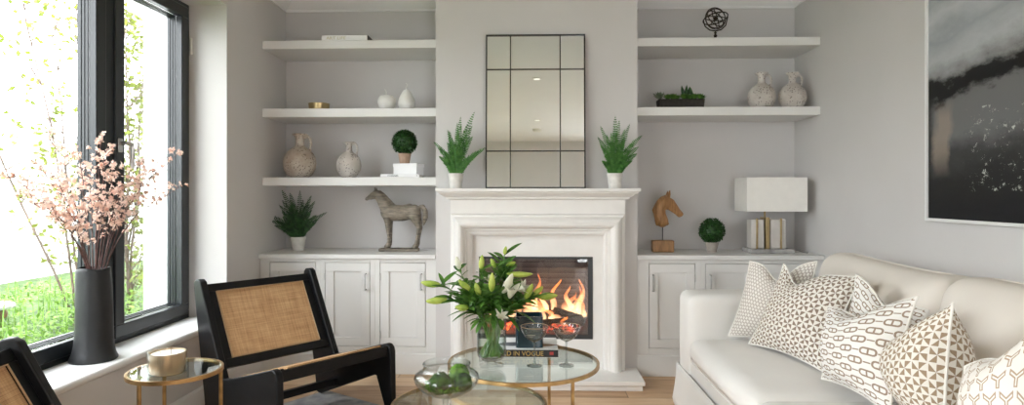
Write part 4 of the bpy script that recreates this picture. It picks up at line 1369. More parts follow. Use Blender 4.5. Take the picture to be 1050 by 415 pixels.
# ================================================================ RUG + CHAIRS
rug = MB().box((0, 0, 0), (1.15, .66, .008))
ro = rug.build('area_rug', M['rug'], bevel=.002)
ro.location = (-1.26, 3.87, .0005)
ro.rotation_euler = (0, 0, math.atan2(-.2, .3) )
for v in ro.data.vertices: v.co.y -= .66
tag(ro, 'flat blue-grey area rug under the cane chairs', 'rug')

def uv_quad(name, mat, parent, corners, n=(0, 0, .002)):
    """thin woven panel with its own uv, corners BL BR TR TL"""
    P_ = [Vector(c) for c in corners]; nn = (P_[1] - P_[0]).cross(P_[3] - P_[0]).normalized() * .004
    me = bpy.data.meshes.new(name)
    vs = [p + nn for p in P_] + [p - nn for p in P_]
    me.from_pydata([tuple(v) for v in vs], [], [(0, 1, 2, 3), (7, 6, 5, 4), (0, 4, 5, 1), (1, 5, 6, 2), (2, 6, 7, 3), (3, 7, 4, 0)])
    uvl = me.uv_layers.new(name='UVMap')
    uv = [(0, 0), (1, 0), (1, 1), (0, 1)] * 2
    for lp in me.loops: uvl.data[lp.index].uv = uv[lp.vertex_index]
    me.materials.append(mat)
    o = bpy.data.objects.new(name, me); C.objects.link(o); o.parent = parent
    return o

def cane_chair(label, loc, rz):
    """local: x forward, y to the sitter's left, origin under the back top at floor level"""
    t = thing('cane_lounge_chair', label, 'chair', loc, rz, group='black cane lounge chairs')
    W = .669; th = .038
    # side profile (x, z)
    prof = [(.115, .012), (.135, 0), (.165, 0), (.180, .008), (.672, .205), (.690, .205), (.778, .012), (.782, 0), (.812, 0), (.818, .012), (.812, .355), (.803, .378), (.786, .390), (.765, .392),
            (.345, .268), (.300, .262), (.070, .705), (.055, .735), (.030, .748), (.002, .745), (-.018, .728), (-.020, .700), (.100, .130), (.112, .06)]
    for s_ in (-1, 1):
        y = s_ * W / 2
        MB().prism(prof, y - th / 2, y + th / 2, 1).build('side_frame', M['black'], t, bevel=.006, angle=40, seg=3)
    h = W / 2 - th / 2
    # back frame lies along the post line: direction
    a = Vector((.012, 0, .722)); d = Vector((.257, 0, -.468)); 
    ln = d.length; d.normalize(); nrm = Vector((d.z, 0, -d.x)) * -1
    def bar(s0, s1, y0, y1, th_=.026, name='back_rail', mat=M['black'], o0=0):
        p0 = a + d * s0; p1 = a + d * s1
        q = nrm * th_ / 2; o1 = nrm * o0
        vs = []
        for y in (y0, y1):
            for p_ in (p0 - q, p0 + q, p1 + q, p1 - q): vs.append((p_.x + o1.x, y, p_.z + o1.z))
        mb = MB(); mb.add(vs, [(0, 1, 2, 3), (7, 6, 5, 4), (0, 4, 5, 1), (1, 5, 6, 2), (2, 6, 7, 3), (3, 7, 4, 0)])
        return mb.build(name, mat, t, bevel=.003)
    st = .075
    st = .048
    bar(.012, .056, -h, h); bar(.438, .485, -h, h)
    for s_ in (-1, 1):
        y0, y1 = (h - st, h) if s_ > 0 else (-h, -h + st)
        bar(.056, .438, y0, y1)
    hh_ = h - st
    c0, c1 = a + d * .438, a + d * .056
    uv_quad('cane_back_panel', M['cane'], t, [(c0.x, -hh_, c0.z), (c0.x, hh_, c0.z), (c1.x, hh_, c1.z), (c1.x, -hh_, c1.z)])
    e = .008
    bead = MB()
    for fr_ in (-1, 1):
        o_ = nrm * (.0145 * fr_)
        q = [a + d * .060 + o_, a + d * .434 + o_]
        bead.tube([(q[0].x, -hh_ + .004, q[0].z), (q[0].x, hh_ - .004, q[0].z), (q[1].x, hh_ - .004, q[1].z), (q[1].x, -hh_ + .004, q[1].z), (q[0].x, -hh_ + .004, q[0].z)], .0035, 6)
    bead.build('cane_beading', M['teak2'], t)
    # seat frame between the side rails, sloping up to the front
    def zr(x): return .268 + (x - .345) * (.392 - .268) / (.765 - .345)
    def sbar(x0, x1, y0, y1, drop=.050, top=-.004, name='seat_rail'):
        mb = MB(); mb.prism([(x0, zr(x0) + top), (x1, zr(x1) + top), (x1, zr(x1) + top - drop), (x0, zr(x0) + top - drop)], y0, y1, 1)
        return mb.build(name, M['black'], t, bevel=.003)
    sbar(.745, .792, -h, h, .055, -.016)
    sbar(.300, .345, -h, h, .045, -.006)
    for s_ in (-1, 1):
        y0, y1 = (h - .04, h) if s_ > 0 else (-h, -h + .04)
        sbar(.345, .745, y0, y1, .03, -.006)
    k0, k1 = .345, .780; hy = h - .04
    uv_quad('cane_seat_panel', M['cane'], t, [(k0, -hy, zr(k0) - .002), (k1, -hy, zr(k1) - .008), (k1, hy, zr(k1) - .008), (k0, hy, zr(k0) - .002)])
    # stretcher
    MB().box((.30, -h, .085), (.335, h, .125)).build('stretcher', M['black'], t, bevel=.003)
    return t

M['teak2'] = plain('pale_cane_bead', (.42, .28, .15, 1), .5, var=.1)
cane_chair('black framed lounge chair with cane back facing the coffee tables', (-1.596, 3.648, .0095), -.656)
P2 = on(4, 350, .735)
th2 = .15
l2 = Vector((-math.sin(th2), math.cos(th2)))
cane_chair('black framed cane lounge chair cut by the lower left photo corner', (P2.x - l2.x * .3345 , P2.y - l2.y * .3345, .0005), th2)

# ================================================================ TABLES
def ring_table(name, label, loc, r, z, legs, grp, lr=.008, lower=None):
    t = thing(name, label, 'table', (loc[0], loc[1], 0), group=grp)
    # flat band rim
    rim = MB(); n_ = 96
    prof = [(r, z), (r, z - .016), (r - .010, z - .016), (r - .010, z - .008), (r - .016, z - .008), (r - .016, z - .006), (r - .010, z - .0055), (r - .010, z)]
    vs = []; k_ = len(prof)
    for i in range(n_):
        a = 2 * PI * i / n_
        vs += [(q * math.cos(a), q * math.sin(a), zz) for q, zz in prof]
    rim.add(vs, [(i * k_ + j, ((i + 1) % n_) * k_ + j, ((i + 1) % n_) * k_ + (j + 1) % k_, i * k_ + (j + 1) % k_) for i in range(n_) for j in range(k_)])
    rim.build('rim', M['brass'], t, angle=30)
    MB().lathe([(.001, z - .0055), (r - .0105, z - .0055), (r - .0105, z), (.001, z)][::1], n=96, cap=False).build('glass_top', M['tableglass'], t, angle=30)
    for a in legs:
        x, y = (r - lr) * math.sin(R(a)), -(r - lr) * math.cos(R(a))
        MB().tube([(x, y, .001), (x, y, z - .014)], lr, 14).build('leg', M['brass'], t)
    return t

TZ1, TZ2, TZ3 = .45, .385, .50
T1 = ((on(536.7, 371, TZ1)).x, on(536.7, 371, TZ1).y)
# distances worked out from the rim's front and back edge
d1_ = CAMH - TZ1; fr_ = d1_ * 650 / 195; bk_ = d1_ * 650 / 153.5
T1 = ((536.7 - 544.6) / 650 * (fr_ + bk_) / 2, (fr_ + bk_) / 2); R1 = (bk_ - fr_) / 2
ring_table('round_coffee_table', 'larger round glass coffee table with brass rim before the fire', T1, R1, TZ1, (38, 158, -82), 'nesting round glass tables')
yb_ = 390.0; R2 = .31
bk2 = (CAMH - TZ2) * 650 / (yb_ - 198)
T2 = ((481 - 544.6) / 650 * (bk2 - R2), bk2 - R2)
ring_table('round_coffee_table', 'lower round glass coffee table carrying the footed moss bowl', T2, R2, TZ2, (100, 220, -20), 'nesting round glass tables')
d3_ = CAMH - TZ3; f3 = d3_ * 650 / 197; b3 = d3_ * 650 / 171
T3y = (f3 + b3) / 2; T3 = (at(180, 300, T3y).x, T3y); R3 = (b3 - f3) / 2
ring_table('round_side_table', 'small round glass side table with brass rim below the window', T3, R3, TZ3, (-16, 104, -136), None)

# candle on the side table
p = on(171.8, 382.0, TZ3 + .0005)
t = thing('candle_jar', 'wide champagne glass candle with three wicks on the side table', 'candle', p)
MB().lathe([(.056, 0), (.063, .002), (.067, .010), (.069, .078), (.069, .084), (.066, .085), (.065, .076), (.001, .076)], n=48, cap=False).build('wax_filling', M['jargold'], t, angle=50)
MB().lathe([(.060, -.0003), (.0685, .004), (.0715, .016), (.0715, .088), (.0695, .088)], n=48, cap=False).build('jar', M['crystal'], t, angle=50)
MB().lathe([(.001, .0785), (.064, .0782)], n=40, cap=False).build('wax_top', M['wax'], t)
for a in (90, 210, 330):
    x, y = .026 * math.cos(R(a)), .026 * math.sin(R(a))
    MB().tube([(x, y, .078), (x + .001, y, .088)], .0012, 6).build('wick', M['wick'], t)

# book in front of the fire
pb = on(546, 366, TZ1 + .0005)
zf = TZ1 + .0005
bl = (at(572, 366, 3.0)); 
by = on(572, 366.3, zf).y
bxr = on(571.5, 366.3, zf).x
bw, bd, bh = .335, .25, .036
t = book('fashion_book', 'thick white fashion book with black spine on the larger glass table', (bxr - bw / 2 + .004, by + bd / 2, zf), bw, bd, bh, R(0), M['paper'], None, M['blackgloss'])
lettering('WORLD IN VOGUE', .0315, M['gold'], t, Matrix.Translation((-bw / 2 + .002, -bd / 2 - .0010, .0070)) @ FRONT, sx=.97)
MB().box((bw / 2 - .040, -bd / 2 - .0014, .012), (bw / 2 - .022, -bd / 2 - .0008, .026)).build('red_publisher_mark', M['redprint'], t, bevel=.0005)
# printed cover picture: dark hat shape and brown plume
pr_ = MB(); pr_.lathe([(.001, 0), (.05, .0004)], (.10, -.035, bh + .0001), 18, 1.1, .5, cap=False); pr_.lathe([(.001, .0001), (.02, .0004)], (.145, -.03, bh + .0001), 14, 1.6, .4, cap=False)
pr_.build('cover_picture', M['brownprint'], t)
pr_ = MB(); pr_.lathe([(.001, 0), (.055, .0004)], (-.05, -.02, bh + .0001), 20, 1.2, .7, cap=False); pr_.build('cover_picture', M['greyprint'], t)
book_top = zf + bh
# blue candle on the book
p = on(542.5, 356.0, book_top + .0008); p.y += .055; p.x += .0
t = thing('square_candle', 'dark petrol blue square glass candle standing on the fashion book', 'candle', (p.x, p.y, book_top + .0008), R(2))
s_ = .0655
def sq(mb, h0, h1, s, r=.016, nn=6):
    pts = []
    for cx, cy, a0 in ((s - r, s - r, 0), (-s + r, s - r, 90), (-s + r, -s + r, 180), (s - r, -s + r, 270)):
        for i in range(nn + 1):
            a = R(a0 + 90 * i / nn); pts.append((cx + r * math.cos(a), cy + r * math.sin(a)))
    mb.prism(pts, h0, h1, 2)
part('jar', M['jarblue'], t, lambda m_: sq(m_, 0, .118, s_), angle=30)
def wall_ring(m_):
    pts = []
    r = .016
    for s2, z2 in ((s_, .118), (s_, .146), (s_ - .004, .146), (s_ - .004, .118)):
        row = []
        for cx, cy, a0 in ((s2 - r, s2 - r, 0), (-s2 + r, s2 - r, 90), (-s2 + r, -s2 + r, 180), (s2 - r, -s2 + r, 270)):
            for i in range(7):
                a = R(a0 + 15 * i); row.append((cx + r * math.cos(a), cy + r * math.sin(a), z2))
        pts.append(row)
    n_ = len(pts[0]); vs = [v for r_ in pts for v in r_]
    m_.add(vs, [(i * n_ + k, i * n_ + (k + 1) % n_, (i + 1) * n_ + (k + 1) % n_, (i + 1) * n_ + k) for i in range(3) for k in range(n_)])
part('jar_rim', M['jarblue'], t, wall_ring, angle=30)
part('wax_filling', M['greyprint'], t, lambda m_: sq(m_, .1181, .124, s_ - .005), angle=30)
for x in (-.022, .024): MB().tube([(x, 0, .123), (x, 0, .136)], .0016, 6).build('wick', M['wax'], t)
MB().box((-.026, -s_ - .0006, .058), (.026, -s_ + .0002, .0605)).box((-.015, -s_ - .0006, .051), (.015, -s_ + .0002, .0525)).build('faint_label', M['goldpale'], t)

# champagne coupes
def coupe(label, px, py, dy=0):
    p = on(px, py, TZ1 + .0005)
    t = thing('champagne_coupe', label, 'glass', p, group='champagne coupes')
    h, rr = .178, .062
    MB().lathe([(.001, .0008), (.034, .0), (.034, .0022), (.020, .005), (.007, .011), (.0046, .022), (.0042, .06), (.0048, .100), (.0055, .108), (.001, .110)], n=40, cap=False).build('stem_and_foot', M['stemglass'], t, angle=70)
    prof = [(.001, .107), (.010, .108), (.028, .118), (.044, .133), (.055, .152), (.061, .170), (.062, .178), (.0606, .178), (.0596, .170), (.0536, .153), (.0426, .135), (.027, .121), (.010, .1115), (.001, .1105)]
    MB().lathe(prof, n=48, cap=False).build('bowl', M['crystal'], t, angle=70)
    MB().ring((0, 0, .178), .0613, .0010, n=56, m=6).build('gilt_lip', M['darkbrass'], t)
    return t
coupe('saucer-shaped champagne coupe in front of the blue candle', 548.0, 375.0)
coupe('saucer-shaped champagne coupe nearer the sofa, by the table edge', 580.7, 374.6)

# footed moss bowl --------------------------------------------------------
BY = 2.26
zb = TZ2 + .0005
p = Vector((at(458, 300, BY).x, BY, zb))
t = thing('footed_glass_bowl', 'clear footed glass bowl with flared lip on the lower table', 'bowl', p)
kz = lambda y: CAMH - (y - 198) * BY / 650 - zb
rB = .1165
prof_o = [(.050, .0), (.050, .004), (.022, .010), (.012, .020), (.0105, .038), (.016, kz(408.5)), (.030, kz(407)), (.065, kz(403.5)), (.095, kz(398)), (.111, kz(392.5)), (rB, kz(388)), (.113, kz(384.3)), (.101, kz(381.5)), (.089, kz(379.8)), (.083, kz(377.6)), (.083, kz(375)), (.086, kz(372.8))]
inner = [(r - .0028 if r > .03 else r, z + .0022) for r, z in prof_o[6:]][::-1]
MB().lathe(prof_o[:7], n=64, cap=False).build('glass_foot', M['crystal'], t, angle=70)
MB().lathe(prof_o[6:] + inner, n=64, cap=False).build('glass_bowl', M['crystal'], t, angle=80)
def moss(label, dx, dy, z, r, mat, seed):
    c = p + Vector((dx, dy, z))
    mb = MB(); mb.ball((0, 0, 0), r, 26, 18)
    for v in mb.v:
        n_ = noise.noise(v * 60 + Vector((seed, 0, 0))) * .12 + noise.noise(v * 200) * .05
        v *= 1 + n_
    mr = random.Random(seed)
    for i in range(420):
        zq = mr.uniform(-1, 1); a = mr.uniform(0, 2 * PI); q = math.sqrt(1 - zq * zq)
        d = Vector((q * math.cos(a), q * math.sin(a), zq))
        mb.leaf(d * r * .96, (d + Vector((mr.uniform(-1, 1), mr.uniform(-1, 1), mr.uniform(-1, 1))) * .7), (0, 0, 1), r * .16, r * .06, .2, 2)
    o = mb.build('moss_ball', mat); o.location = c
    tag(o, label, 'moss ball', 'moss balls in the glass bowl')
base_z = kz(405.6)
moss('dark moss ball at the left of the footed glass bowl', -.018, -.035, base_z + .052, .038, M['moss'], 1)
moss('dark moss ball at the right of the footed glass bowl', .062, -.028, base_z + .054, .032, M['moss'], 2)
moss('brighter moss ball at the back of the footed glass bowl', .040, .035, base_z + .064, .037, M['mosslite'], 3)
ms = MB(); mr = random.Random(4)
for i in range(900):
    a = mr.uniform(0, 2 * PI); q = math.sqrt(mr.random()) * .082
    c = p + Vector((q * math.cos(a), q * math.sin(a), base_z + .012 + (q / .09) ** 2 * .022 + mr.uniform(0, .010)))
    ms.leaf(c, (mr.uniform(-1, 1), mr.uniform(-1, 1), mr.uniform(.1, 1)), (0, 0, 1), .014, .008, .2, 2)
o = ms.build('loose_moss', M['mosslite']); tag(o, 'loose bright green moss lining the footed glass bowl', 'moss', kind='stuff')

# lily vase ----------------------------------------------------------------
VY = 2.93
pv = on(504, 374.2, TZ1 + .0005)
VY = pv.y
t = thing('glass_flower_vase', 'clear footed cylinder vase holding the lilies on the larger table', 'vase', pv)
rv = .0665; vh = (374.2 - 325) / 650 * VY
MB().lathe([(.054, 0), (.055, .003), (.030, .007), (.016, .012), (.014, .018), (.026, .024)], n=48, cap=False).build('glass_foot', M['crystal'], t, angle=70)
outer = [(.001, .020), (.026, .022), (.050, .030), (.063, .045), (rv, .065), (rv, vh - .02), (rv + .002, vh)]
inner = [(rv - .001, vh), (rv - .004, vh - .02), (rv - .004, .068), (.060, .050), (.046, .037), (.020, .030), (.001, .029)]
MB().lathe(outer + inner, n=56, cap=False).build('glass_cylinder', M['crystal'], t, angle=70)
MB().lathe([(.001, .0305), (.020, .0315), (.0455, .0385), (.0592, .051), (rv - .0052, .069), (rv - .0052, .150), (.001, .150)], n=40, cap=False).build('water', M['water'], t, angle=60)

tb = thing('lily_bouquet', 'loose bouquet of white lilies and green buds in the glass vase', 'flowers', pv + Vector((0, 0, .034)))
st_ = MB(); lf = MB(); lr_ = random.Random(21)
VT = vh - .034
kk = VY / 650
def LP(px, py, dy=0): return Vector(((px - 504) * kk, dy, (374.2 - py) * kk - .034))
tips = [  # px, py, depth, direction of bud, kind, length, radius
    (452, 291, -.02, (-1, 0, .12), 'bud', .088, .015), (460, 304, -.05, (-1, -.1, -.12), 'bud', .095, .016),
    (470, 277, .04, (-.25, 0, 1), 'white', .060, .013), (484, 296, -.05, (-.6, -.2, .55), 'bud', .075, .014),
    (482, 312, -.07, (-.75, -.2, .05), 'bud', .060, .015), (493, 276, .0, (.1, 0, 1), 'bud', .065, .013),
    (493, 300, -.06, (-.25, -.2, .8), 'bud', .060, .014), (513, 267, .03, (0, 0, 1), 'leaf', .06, .01),
    (517, 261, .02, (.2, 0, 1), 'bud', .038, .009), (508, 274, .0, (-.45, 0, .9), 'bud', .045, .011), (519, 272, .0, (.8, 0, .3), 'bud', .045, .011),
    (520, 279, -.04, (1, -.1, .0), 'bud', .115, .013), (505, 296, -.07, (.05, -.2, 1), 'bud', .085, .015),
    (516, 298, -.06, (.45, -.2, .9), 'white', .10, .018), (538, 304, -.06, (.4, -.2, .8), 'bud', .080, .014), (547, 300, -.04, (.7, -.1, .6), 'bud', .055, .013),
    (552, 303, -.03, (1, -.1, .12), 'bud', .085, .015)]
def stem_path(tip, n_=12):
    a = Vector((-tip.x * .35 + lr_.uniform(-.02, .02), -tip.y * .3 + lr_.uniform(-.02, .02), .006))
    a.x = lr_.uniform(-.038, .038); a.y = lr_.uniform(-.03, .03)
    m_ = Vector((max(-.05, min(.05, tip.x * .6 + lr_.uniform(-.012, .012))), max(-.045, min(.045, tip.y * .4 + lr_.uniform(-.03, .03))), VT))
    out = []
    for i in range(n_ + 1):
        s = i / n_
        out.append(a.lerp(m_, s / .5) if s < .5 else None)
    out = [a.lerp(m_, i / 6) for i in range(6)]
    c = m_ + (m_ - a) * .38
    for i in range(8):
        s = i / 7
        out.append(m_ * (1 - s) ** 2 + c * 2 * s * (1 - s) + tip * s * s)
    return out
def bud(pos, d, L, r, mat, name='bud'):
    d = Vector(d).normalized(); mb = MB(); n_ = 12
    pts = [pos + d * (L * i / n_) + Vector((0, 0, -.03 * L * math.sin(PI * i / n_))) for i in range(n_ + 1)]
    rs = [r * (.22 + .78 * math.sin(PI * (i / n_) ** .85) ** .8) if i < n_ else r * .12 for i in range(n_ + 1)]
    o_ = len(mb.v)
    mb.tube(pts, rs, 12)
    for i in range(n_ + 1):        # three shallow lobes
        for k in range(12):
            v = mb.v[o_ + i * 12 + k]; c = pts[i]
            v += (v - c) * (.10 * math.cos(3 * 2 * PI * k / 12))
    return mb.build(name, mat, tb)
for px, py, dy, d, kind, L, r in tips:
    tip = LP(px, py, dy)
    sp = stem_path(tip)
    st_.tube(sp, [.0038] * 6 + [.0036, .0034, .0032, .003, .0028, .0026, .0024, .0022], 7)
    for i in range(6, 13):
        for q in range(3 if i > 7 else 2):
            a = lr_.uniform(0, 2 * PI)
            dd = (Vector((math.cos(a), math.sin(a) * .8, lr_.uniform(-.1, .75))) + (sp[i + 1] - sp[i]).normalized() * .6)
            lf.leaf(sp[i].lerp(sp[i + 1], lr_.random()), dd, (0, -.5, 1), lr_.uniform(.05, .10), lr_.uniform(.018, .028), lr_.uniform(.1, .4), 6, .25)
    if kind == 'bud': bud(tip, d, L, r, M['bud'])
    elif kind == 'white': bud(tip, d, L, r, M['petal'])
# long outer leaves
for px, py, d, L in ((470, 290, (-1, 0, .05), .10), (487, 316, (-1, -.2, .02), .12), (485, 318, (-.9, -.4, -.15), .10), (475, 300, (-1, 0, .35), .085), (530, 312, (1, -.2, .2), .10), (528, 318, (1, -.3, -.2), .10), (520, 322, (.8, -.6, -.5), .09), (498, 326, (-.5, -.7, -.4), .08), (513, 324, (.2, -1, -.3), .08), (512, 290, (.3, 0, 1), .10), (526, 300, (.6, -.3, .6), .09), (497, 300, (-.5, -.2, .8), .09), (478, 288, (-.7, 0, .8), .07), (473, 284, (.5, 0, .8), .05)):
    lf.leaf(LP(px, py, -.03), d, (0, 0, 1), L, .027, .25, 8, .25)
for i in range(70):
    a = lr_.uniform(0, 2 * PI); q = lr_.uniform(.01, .08)
    lf.leaf(Vector((q * math.cos(a), q * math.sin(a), VT + lr_.uniform(-.01, .09))), (math.cos(a), math.sin(a), lr_.uniform(-.3, .9)), (0, 0, 1), lr_.uniform(.05, .085), lr_.uniform(.018, .027), .3, 6, .25)
for i in range(34):   # submerged stems and leaf stalks
    a = lr_.uniform(0, 2 * PI); b_ = a + lr_.uniform(1.5, 4.5); q = .054
    st_.tube([(q * math.cos(a), q * math.sin(a), .010 + lr_.uniform(0, .02)), (q * .3 * math.cos((a + b_) / 2), q * .3 * math.sin((a + b_) / 2), VT * .5), (q * math.cos(b_), q * math.sin(b_), VT)], lr_.uniform(.0022, .004), 6)
st_.build('stems', M['lilystem'], tb)
lf.build('leaves', M['lilyleaf'], tb)
def bloom(pos, axis, r, opening=.8, petals=6):
    axis = Vector(axis).normalized(); u = axis.orthogonal().normalized(); w = axis.cross(u)
    mb = MB()
    for i in range(petals):
        a = 2 * PI * i / petals
        d = (u * math.cos(a) + w * math.sin(a)) * opening + axis
        mb.leaf(pos, d, axis, r, r * .42, .28, 8, .3)
    mb.tube([pos, pos + axis * r * .55], .002, 6)
    return mb.build('bloom', M['petal'], tb)
bloom(LP(523, 303, -.07), (.25, -.35, 1), .080, .32)
bloom(LP(512, 322, -.085), (.4, -.5, .55), .050, .55)
bloom(LP(505, 292, -.02), (-.2, -.2, 1), .055, .4)
bloom(LP(532, 296, -.06), (.9, -.4, .6), .06, .45)

# ================================================================ BLOSSOM VASE ON THE SILL
vp = Vector((-1.965, 2.79, SILL + .0005))
vh = .412
t = thing('tall_clay_vase', 'tall charcoal clay vase with flared foot on the window sill', 'vase', vp)
mb = MB()
mb.lathe([(.092, 0), (.0955, .003), (.096, .008), (.086, .030), (.078, .070), (.0745, .15), (.0725, .25), (.0705, .34), (.0675, .395), (.0665, .410), (.0635, .412), (.061, .405), (.060, .30), (.001, .29)], n=56, cap=False)
for v in mb.v:
    if v.z > .37: v.z += .004 * math.sin(math.atan2(v.y, v.x) * 3)
    v.x += .004 * math.sin(v.z * 9)
mb.build('vase_body', M['concrete'], t, angle=60)
bb = thing('blossom_branches', 'spray of pale pink blossom branches in the tall charcoal vase', 'flowers', vp + Vector((0, 0, .30)))
br = random.Random(33)
def BP(px, py, Y):
    q = at(px, py, Y); return q - vp - Vector((0, 0, .30))
ends = [(48, 134, -1.97), (20, 196, -1.95), (2, 178, -1.96), (78, 150, -1.97), (104, 140, -1.98), (112, 150, -1.93), (122, 172, -1.94), (130, 190, -1.90), (184, 157, -1.78), (190, 190, -1.76), (160, 178, -1.88), (62, 212, -1.93), (92, 186, -1.97), (142, 208, -1.86), (34, 166, -1.96), (108, 214, -1.93), (14, 200, -1.90), (50, 176, -1.93), (150, 160, -1.90), (70, 232, -1.90)]
for ei, (px, py, X_) in enumerate(ends):
    d_ = ray(px, py); Y = X_ / d_.x * d_.y
    tip = BP(px, py, Y)
    # keep the spray inside the glass line
    tip.x = max(tip.x, XW + .03 - vp.x)
    a = Vector((br.uniform(-.04, .04), br.uniform(-.04, .04), .02)); m_ = Vector((max(-.03, min(.03, tip.x * .2)) , max(-.045, min(.045, tip.y * .2)), .115))
    pts = [a, a.lerp(m_, .5)]
    ctrl = m_ + Vector((tip.x * .15, tip.y * .25, tip.z * .55))
    n_ = 16
    for i in range(n_ + 1):
        s = i / n_
        q = m_ * (1 - s) ** 2 + ctrl * 2 * s * (1 - s) + tip * s * s
        pts.append(q + Vector((noise.noise(q * 9 + Vector((ei, 0, 0))), noise.noise(q * 9 + Vector((0, ei, 3))), noise.noise(q * 9 + Vector((5, 0, ei))))) * .018 * s)
    bm_ = MB(); bm_.tube(pts, [.0027 * (1 - .7 * i / len(pts)) for i in range(len(pts))], 6)
    fl = MB()
    def flower(c, r):
        ax = Vector((br.uniform(-1, 1), br.uniform(-1, .6), br.uniform(-.4, 1))).normalized()
        u = ax.orthogonal().normalized(); w = ax.cross(u)
        ph_ = br.uniform(0, 2)
        for k in range(5):
            aa = ph_ + 2 * PI * k / 5
            fl.leaf(c, (u * math.cos(aa) + w * math.sin(aa)) + ax * .55, ax, r, r * .62, .15, 2, .1)
    Ltot = (tip - m_).length
    nt_ = max(6, int(Ltot / .032))
    for k in range(nt_):
        s = .36 + .64 * (k + br.random()) / nt_
        i = min(n_ + 1, 2 + int(s * n_))
        b0 = pts[i]
        d = Vector((br.uniform(-.7, .7), br.uniform(-1, 1), br.uniform(-.1, .9)))
        e_ = b0 + d.normalized() * br.uniform(.03, .085)
        if vp.x + e_.x < XW + .015: e_.x = XW + .015 - vp.x
        bm_.tube([b0, b0.lerp(e_, .5) + Vector((0, 0, .006)), e_], [.0014, .0012, .0008], 5)
        for q in range(br.randint(3, 5)):
            c = b0.lerp(e_, br.uniform(.35, 1.05)) + Vector((br.uniform(-.012, .012), br.uniform(-.012, .012), br.uniform(-.012, .012)))
            if vp.x + c.x < XW + .012: c.x = XW + .012 - vp.x
            flower(c, br.uniform(.010, .0155))
    for q in range(3): flower(tip + Vector((abs(br.uniform(-.01, .01)), br.uniform(-.01, .01), br.uniform(-.01, .01))), .012)
    bo = bm_.build('branch', M['twig'], bb)
    fl.build('blossom', M['blossom'], bo, angle=180)

# ================================================================ OUTSIDE
struct('ground_garden', MB().box((-14, -8, -.25), (-2.16, 16, -.15)), M['ground'])
struct('ground_terrace', MB().box((-3, -9, -.20), (6, -2.12, -.12)), M['render'])
struct('wall_exterior_garden', MB().box((-8.2, -8, -.2), (-8.0, 13, 2.2)).box((-8.0, 12.8, -.2), (-2.16, 13, 2.2)), M['render'])
ww = MB(); ww.box((-2.77, 4.45, -.2), (-2.17, 9.0, 2.62)); ww.box((-2.84, 4.38, 2.50), (-2.17, 9.0, 2.66))
struct('wall_exterior_wing', ww, M['render'])
# planted bed outside the window
bed = MB(); bed.box((-4.6, 1.6, -.15), (-2.30, 3.65, .16)); bed.box((-4.6, 3.65, -.15), (-2.86, 6.8, .16)); struct('ground_planting_bed', bed, M['ground'])
gr = random.Random(8)
gb = MB()
for i in range(15000):
    x = -2.34 - 2.2 * gr.random() ** 1.3; y = gr.uniform(1.7, 6.6)
    if x > -2.86 and y > 3.62: continue
    h = .22 + .24 * (.5 + .5 * noise.noise(Vector((x * 2.2, y * 2.2, 0)))) 
    z = h + gr.uniform(-.05, .06)
    gb.leaf((x, y, z), (gr.uniform(-1, 1), gr.uniform(-1, 1), gr.uniform(-.1, 1)), (0, 0, 1), gr.uniform(.03, .06), gr.uniform(.015, .028), .3, 2)
tag(gb.build('leafy_ground_cover', M['bed']), 'bright green leafy ground cover in the bed outside the window', 'ground cover', kind='stuff')
gg = MB()
for i in range(260):
    x = -2.5 - 1.6 * gr.random(); y = gr.uniform(2.4, 6.2)
    if x > -2.9 and y > 3.4: continue
    a = gr.uniform(0, 2 * PI)
    gg.leaf((x, y, .20), (math.cos(a) * .35, math.sin(a) * .35, 1), (math.cos(a), math.sin(a), .2), gr.uniform(.15, .42) + (.18 if gr.random() < .12 else 0), gr.uniform(.005, .010), gr.uniform(.05, .5), 5)
tag(gg.build('tall_grass', M['blade']), 'long grass blades rising from the bed outside the window', 'grass', kind='stuff')

def garden_tree(label, base, spreads, leaves, lsize, mat, seed, name='birch_tree', r0=.018):
    t = thing(name, label, 'tree', base)
    tr = random.Random(seed); wood = MB(); lv = MB()
    for (dx, dy, h) in spreads:
        pts = []; n_ = 14
        for i in range(n_ + 1):
            s = i / n_
            pts.append(Vector((dx * s ** 1.2 + .05 * noise.noise(Vector((s * 4, dx * 9, 0))), dy * s ** 1.2 + .05 * noise.noise(Vector((s * 4, dy * 9, 5))), h * s)))
        wood.tube(pts, [r0 * (1 - .85 * i / n_) for i in range(n_ + 1)], 7)
        for i in range(3, n_ + 1):
            for q in range(3):
                b0 = pts[i]
                d = Vector((tr.uniform(-1, 1), tr.uniform(-1, 1), tr.uniform(.1, 1.2))).normalized()
                L = tr.uniform(.25, .7) * (1.1 - i / n_ * .5)
                e_ = b0 + d * L
                mid_ = b0.lerp(e_, .5) + Vector((0, 0, .03))
                wood.tube([b0, mid_, e_, e_ + Vector((d.x * .1, d.y * .1, -.08))], [.004, .003, .002, .001], 5)
                for k in range(leaves):
                    c = b0.lerp(e_, tr.uniform(.3, 1.1)) + Vector((tr.uniform(-.05, .05), tr.uniform(-.05, .05), tr.uniform(-.09, .03)))
                    lv.leaf(c, (tr.uniform(-1, 1), tr.uniform(-1, 1), tr.uniform(-1, .2)), (tr.uniform(-1, 1), -1, tr.uniform(-1, 1)), lsize * tr.uniform(.7, 1.2), lsize * .6, .15, 2)
    wood.build('branches', M['bark'], t)
    lv.build('foliage', mat, t)
garden_tree('slender multi-stem birch with sparse young leaves outside the window', (-3.55, 4.95, -.15),
            [(-1.0, -.9, 3.6), (-.6, .2, 3.7), (-.25, -.6, 3.8), (.25, .2, 3.6), (.05, -.2, 3.9)], 5, .055, M['leafout'], 5, 'birch_tree', .011)
garden_tree('leafy young tree outside between the casement and the white wing', (-3.42, 5.30, -.15),
            [(-.10, .1, 2.7), (.03, -.1, 2.9), (.05, .15, 2.5), (-.05, .2, 2.2)], 7, .06, M['leafout'], 12, 'slim_garden_tree', .014)
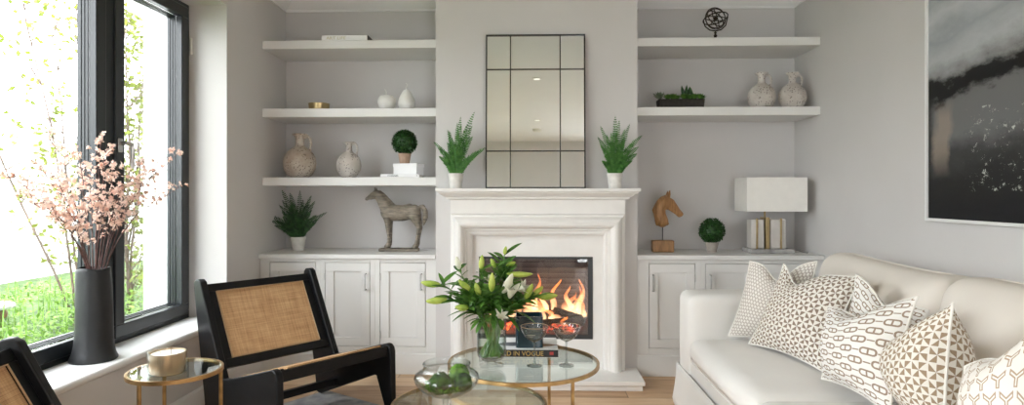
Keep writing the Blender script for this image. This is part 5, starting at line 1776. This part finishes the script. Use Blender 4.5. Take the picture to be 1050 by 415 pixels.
# garden bench seen low at the window's edge
t = thing('garden_bench', 'wooden garden bench end with striped pad outside the window', 'bench', (-3.43, 3.75, .13))
b = MB(); b.soft((-.9, -.02, .27), (.02, .30, .34), .03); b.build('seat_board', M['teak'], t)
b = MB(); b.soft((-.9, -.04, .34), (.07, .30, .385), .02); b.build('striped_pad', M['stripe'], t)
for x in (-.8, -.04):
    for y in (.03, .26): MB().box((x - .025, y - .025, 0), (x + .025, y + .025, .28)).build('leg', M['teak'], t, bevel=.004)

# ================================================================ LIGHT
w = bpy.data.worlds.new('overcast'); bpy.context.scene.world = w
w.use_nodes = True
nt = w.node_tree; nt.nodes.clear()
bg = nt.nodes.new('ShaderNodeBackground'); bg.inputs[0].default_value = (.95, .968, 1, 1); bg.inputs[1].default_value = 5.2
wo = nt.nodes.new('ShaderNodeOutputWorld'); nt.links.new(bg.outputs[0], wo.inputs[0])

def portal(name, loc, rot, sx, sy):
    l = bpy.data.lights.new(name, 'AREA'); l.shape = 'RECTANGLE'; l.size = sx; l.size_y = sy
    l.cycles.is_portal = True
    o = bpy.data.objects.new(name, l); C.objects.link(o); o.location = loc; o.rotation_euler = rot
portal('portal', (XO - .02, (W0 + W1) / 2, (.45 + WT) / 2), (0, R(-90), 0), WT - .45, W1 - W0)
portal('portal', (XO - .02, (V0 + V1) / 2, (.45 + WT) / 2), (0, R(-90), 0), WT - .45, V1 - V0)
portal('portal', ((RX0 + RX1) / 2, YR - .15, RT / 2), (R(90), 0, 0), RX1 - RX0, RT)

def spot(x, y, power):
    l = bpy.data.lights.new('downlight_lamp', 'SPOT'); l.energy = power; l.spot_size = R(115); l.spot_blend = .7; l.shadow_soft_size = .04; l.color = (1, .90, .78)
    o = bpy.data.objects.new('downlight_lamp', l); C.objects.link(o); o.location = (x, y, CEIL - .02)
for p_ in ((.06, 1.72), (.085, -.35)): spot(p_[0], p_[1], 4)

sc = bpy.context.scene
sc.view_settings.view_transform = 'Standard'
sc.view_settings.look = 'None'
sc.view_settings.gamma = 1
sc.view_settings.use_curve_mapping = False
sc.view_settings.exposure = 1.25
cy = sc.cycles
cy.max_bounces = 10; cy.diffuse_bounces = 6; cy.glossy_bounces = 5; cy.transparent_max_bounces = 24; cy.transmission_bounces = 6
cy.caustics_reflective = False; cy.caustics_refractive = False
cy.sample_clamp_indirect = 6
cy.use_denoising = True
try: cy.denoiser = 'OPENIMAGEDENOISE'
except Exception: pass
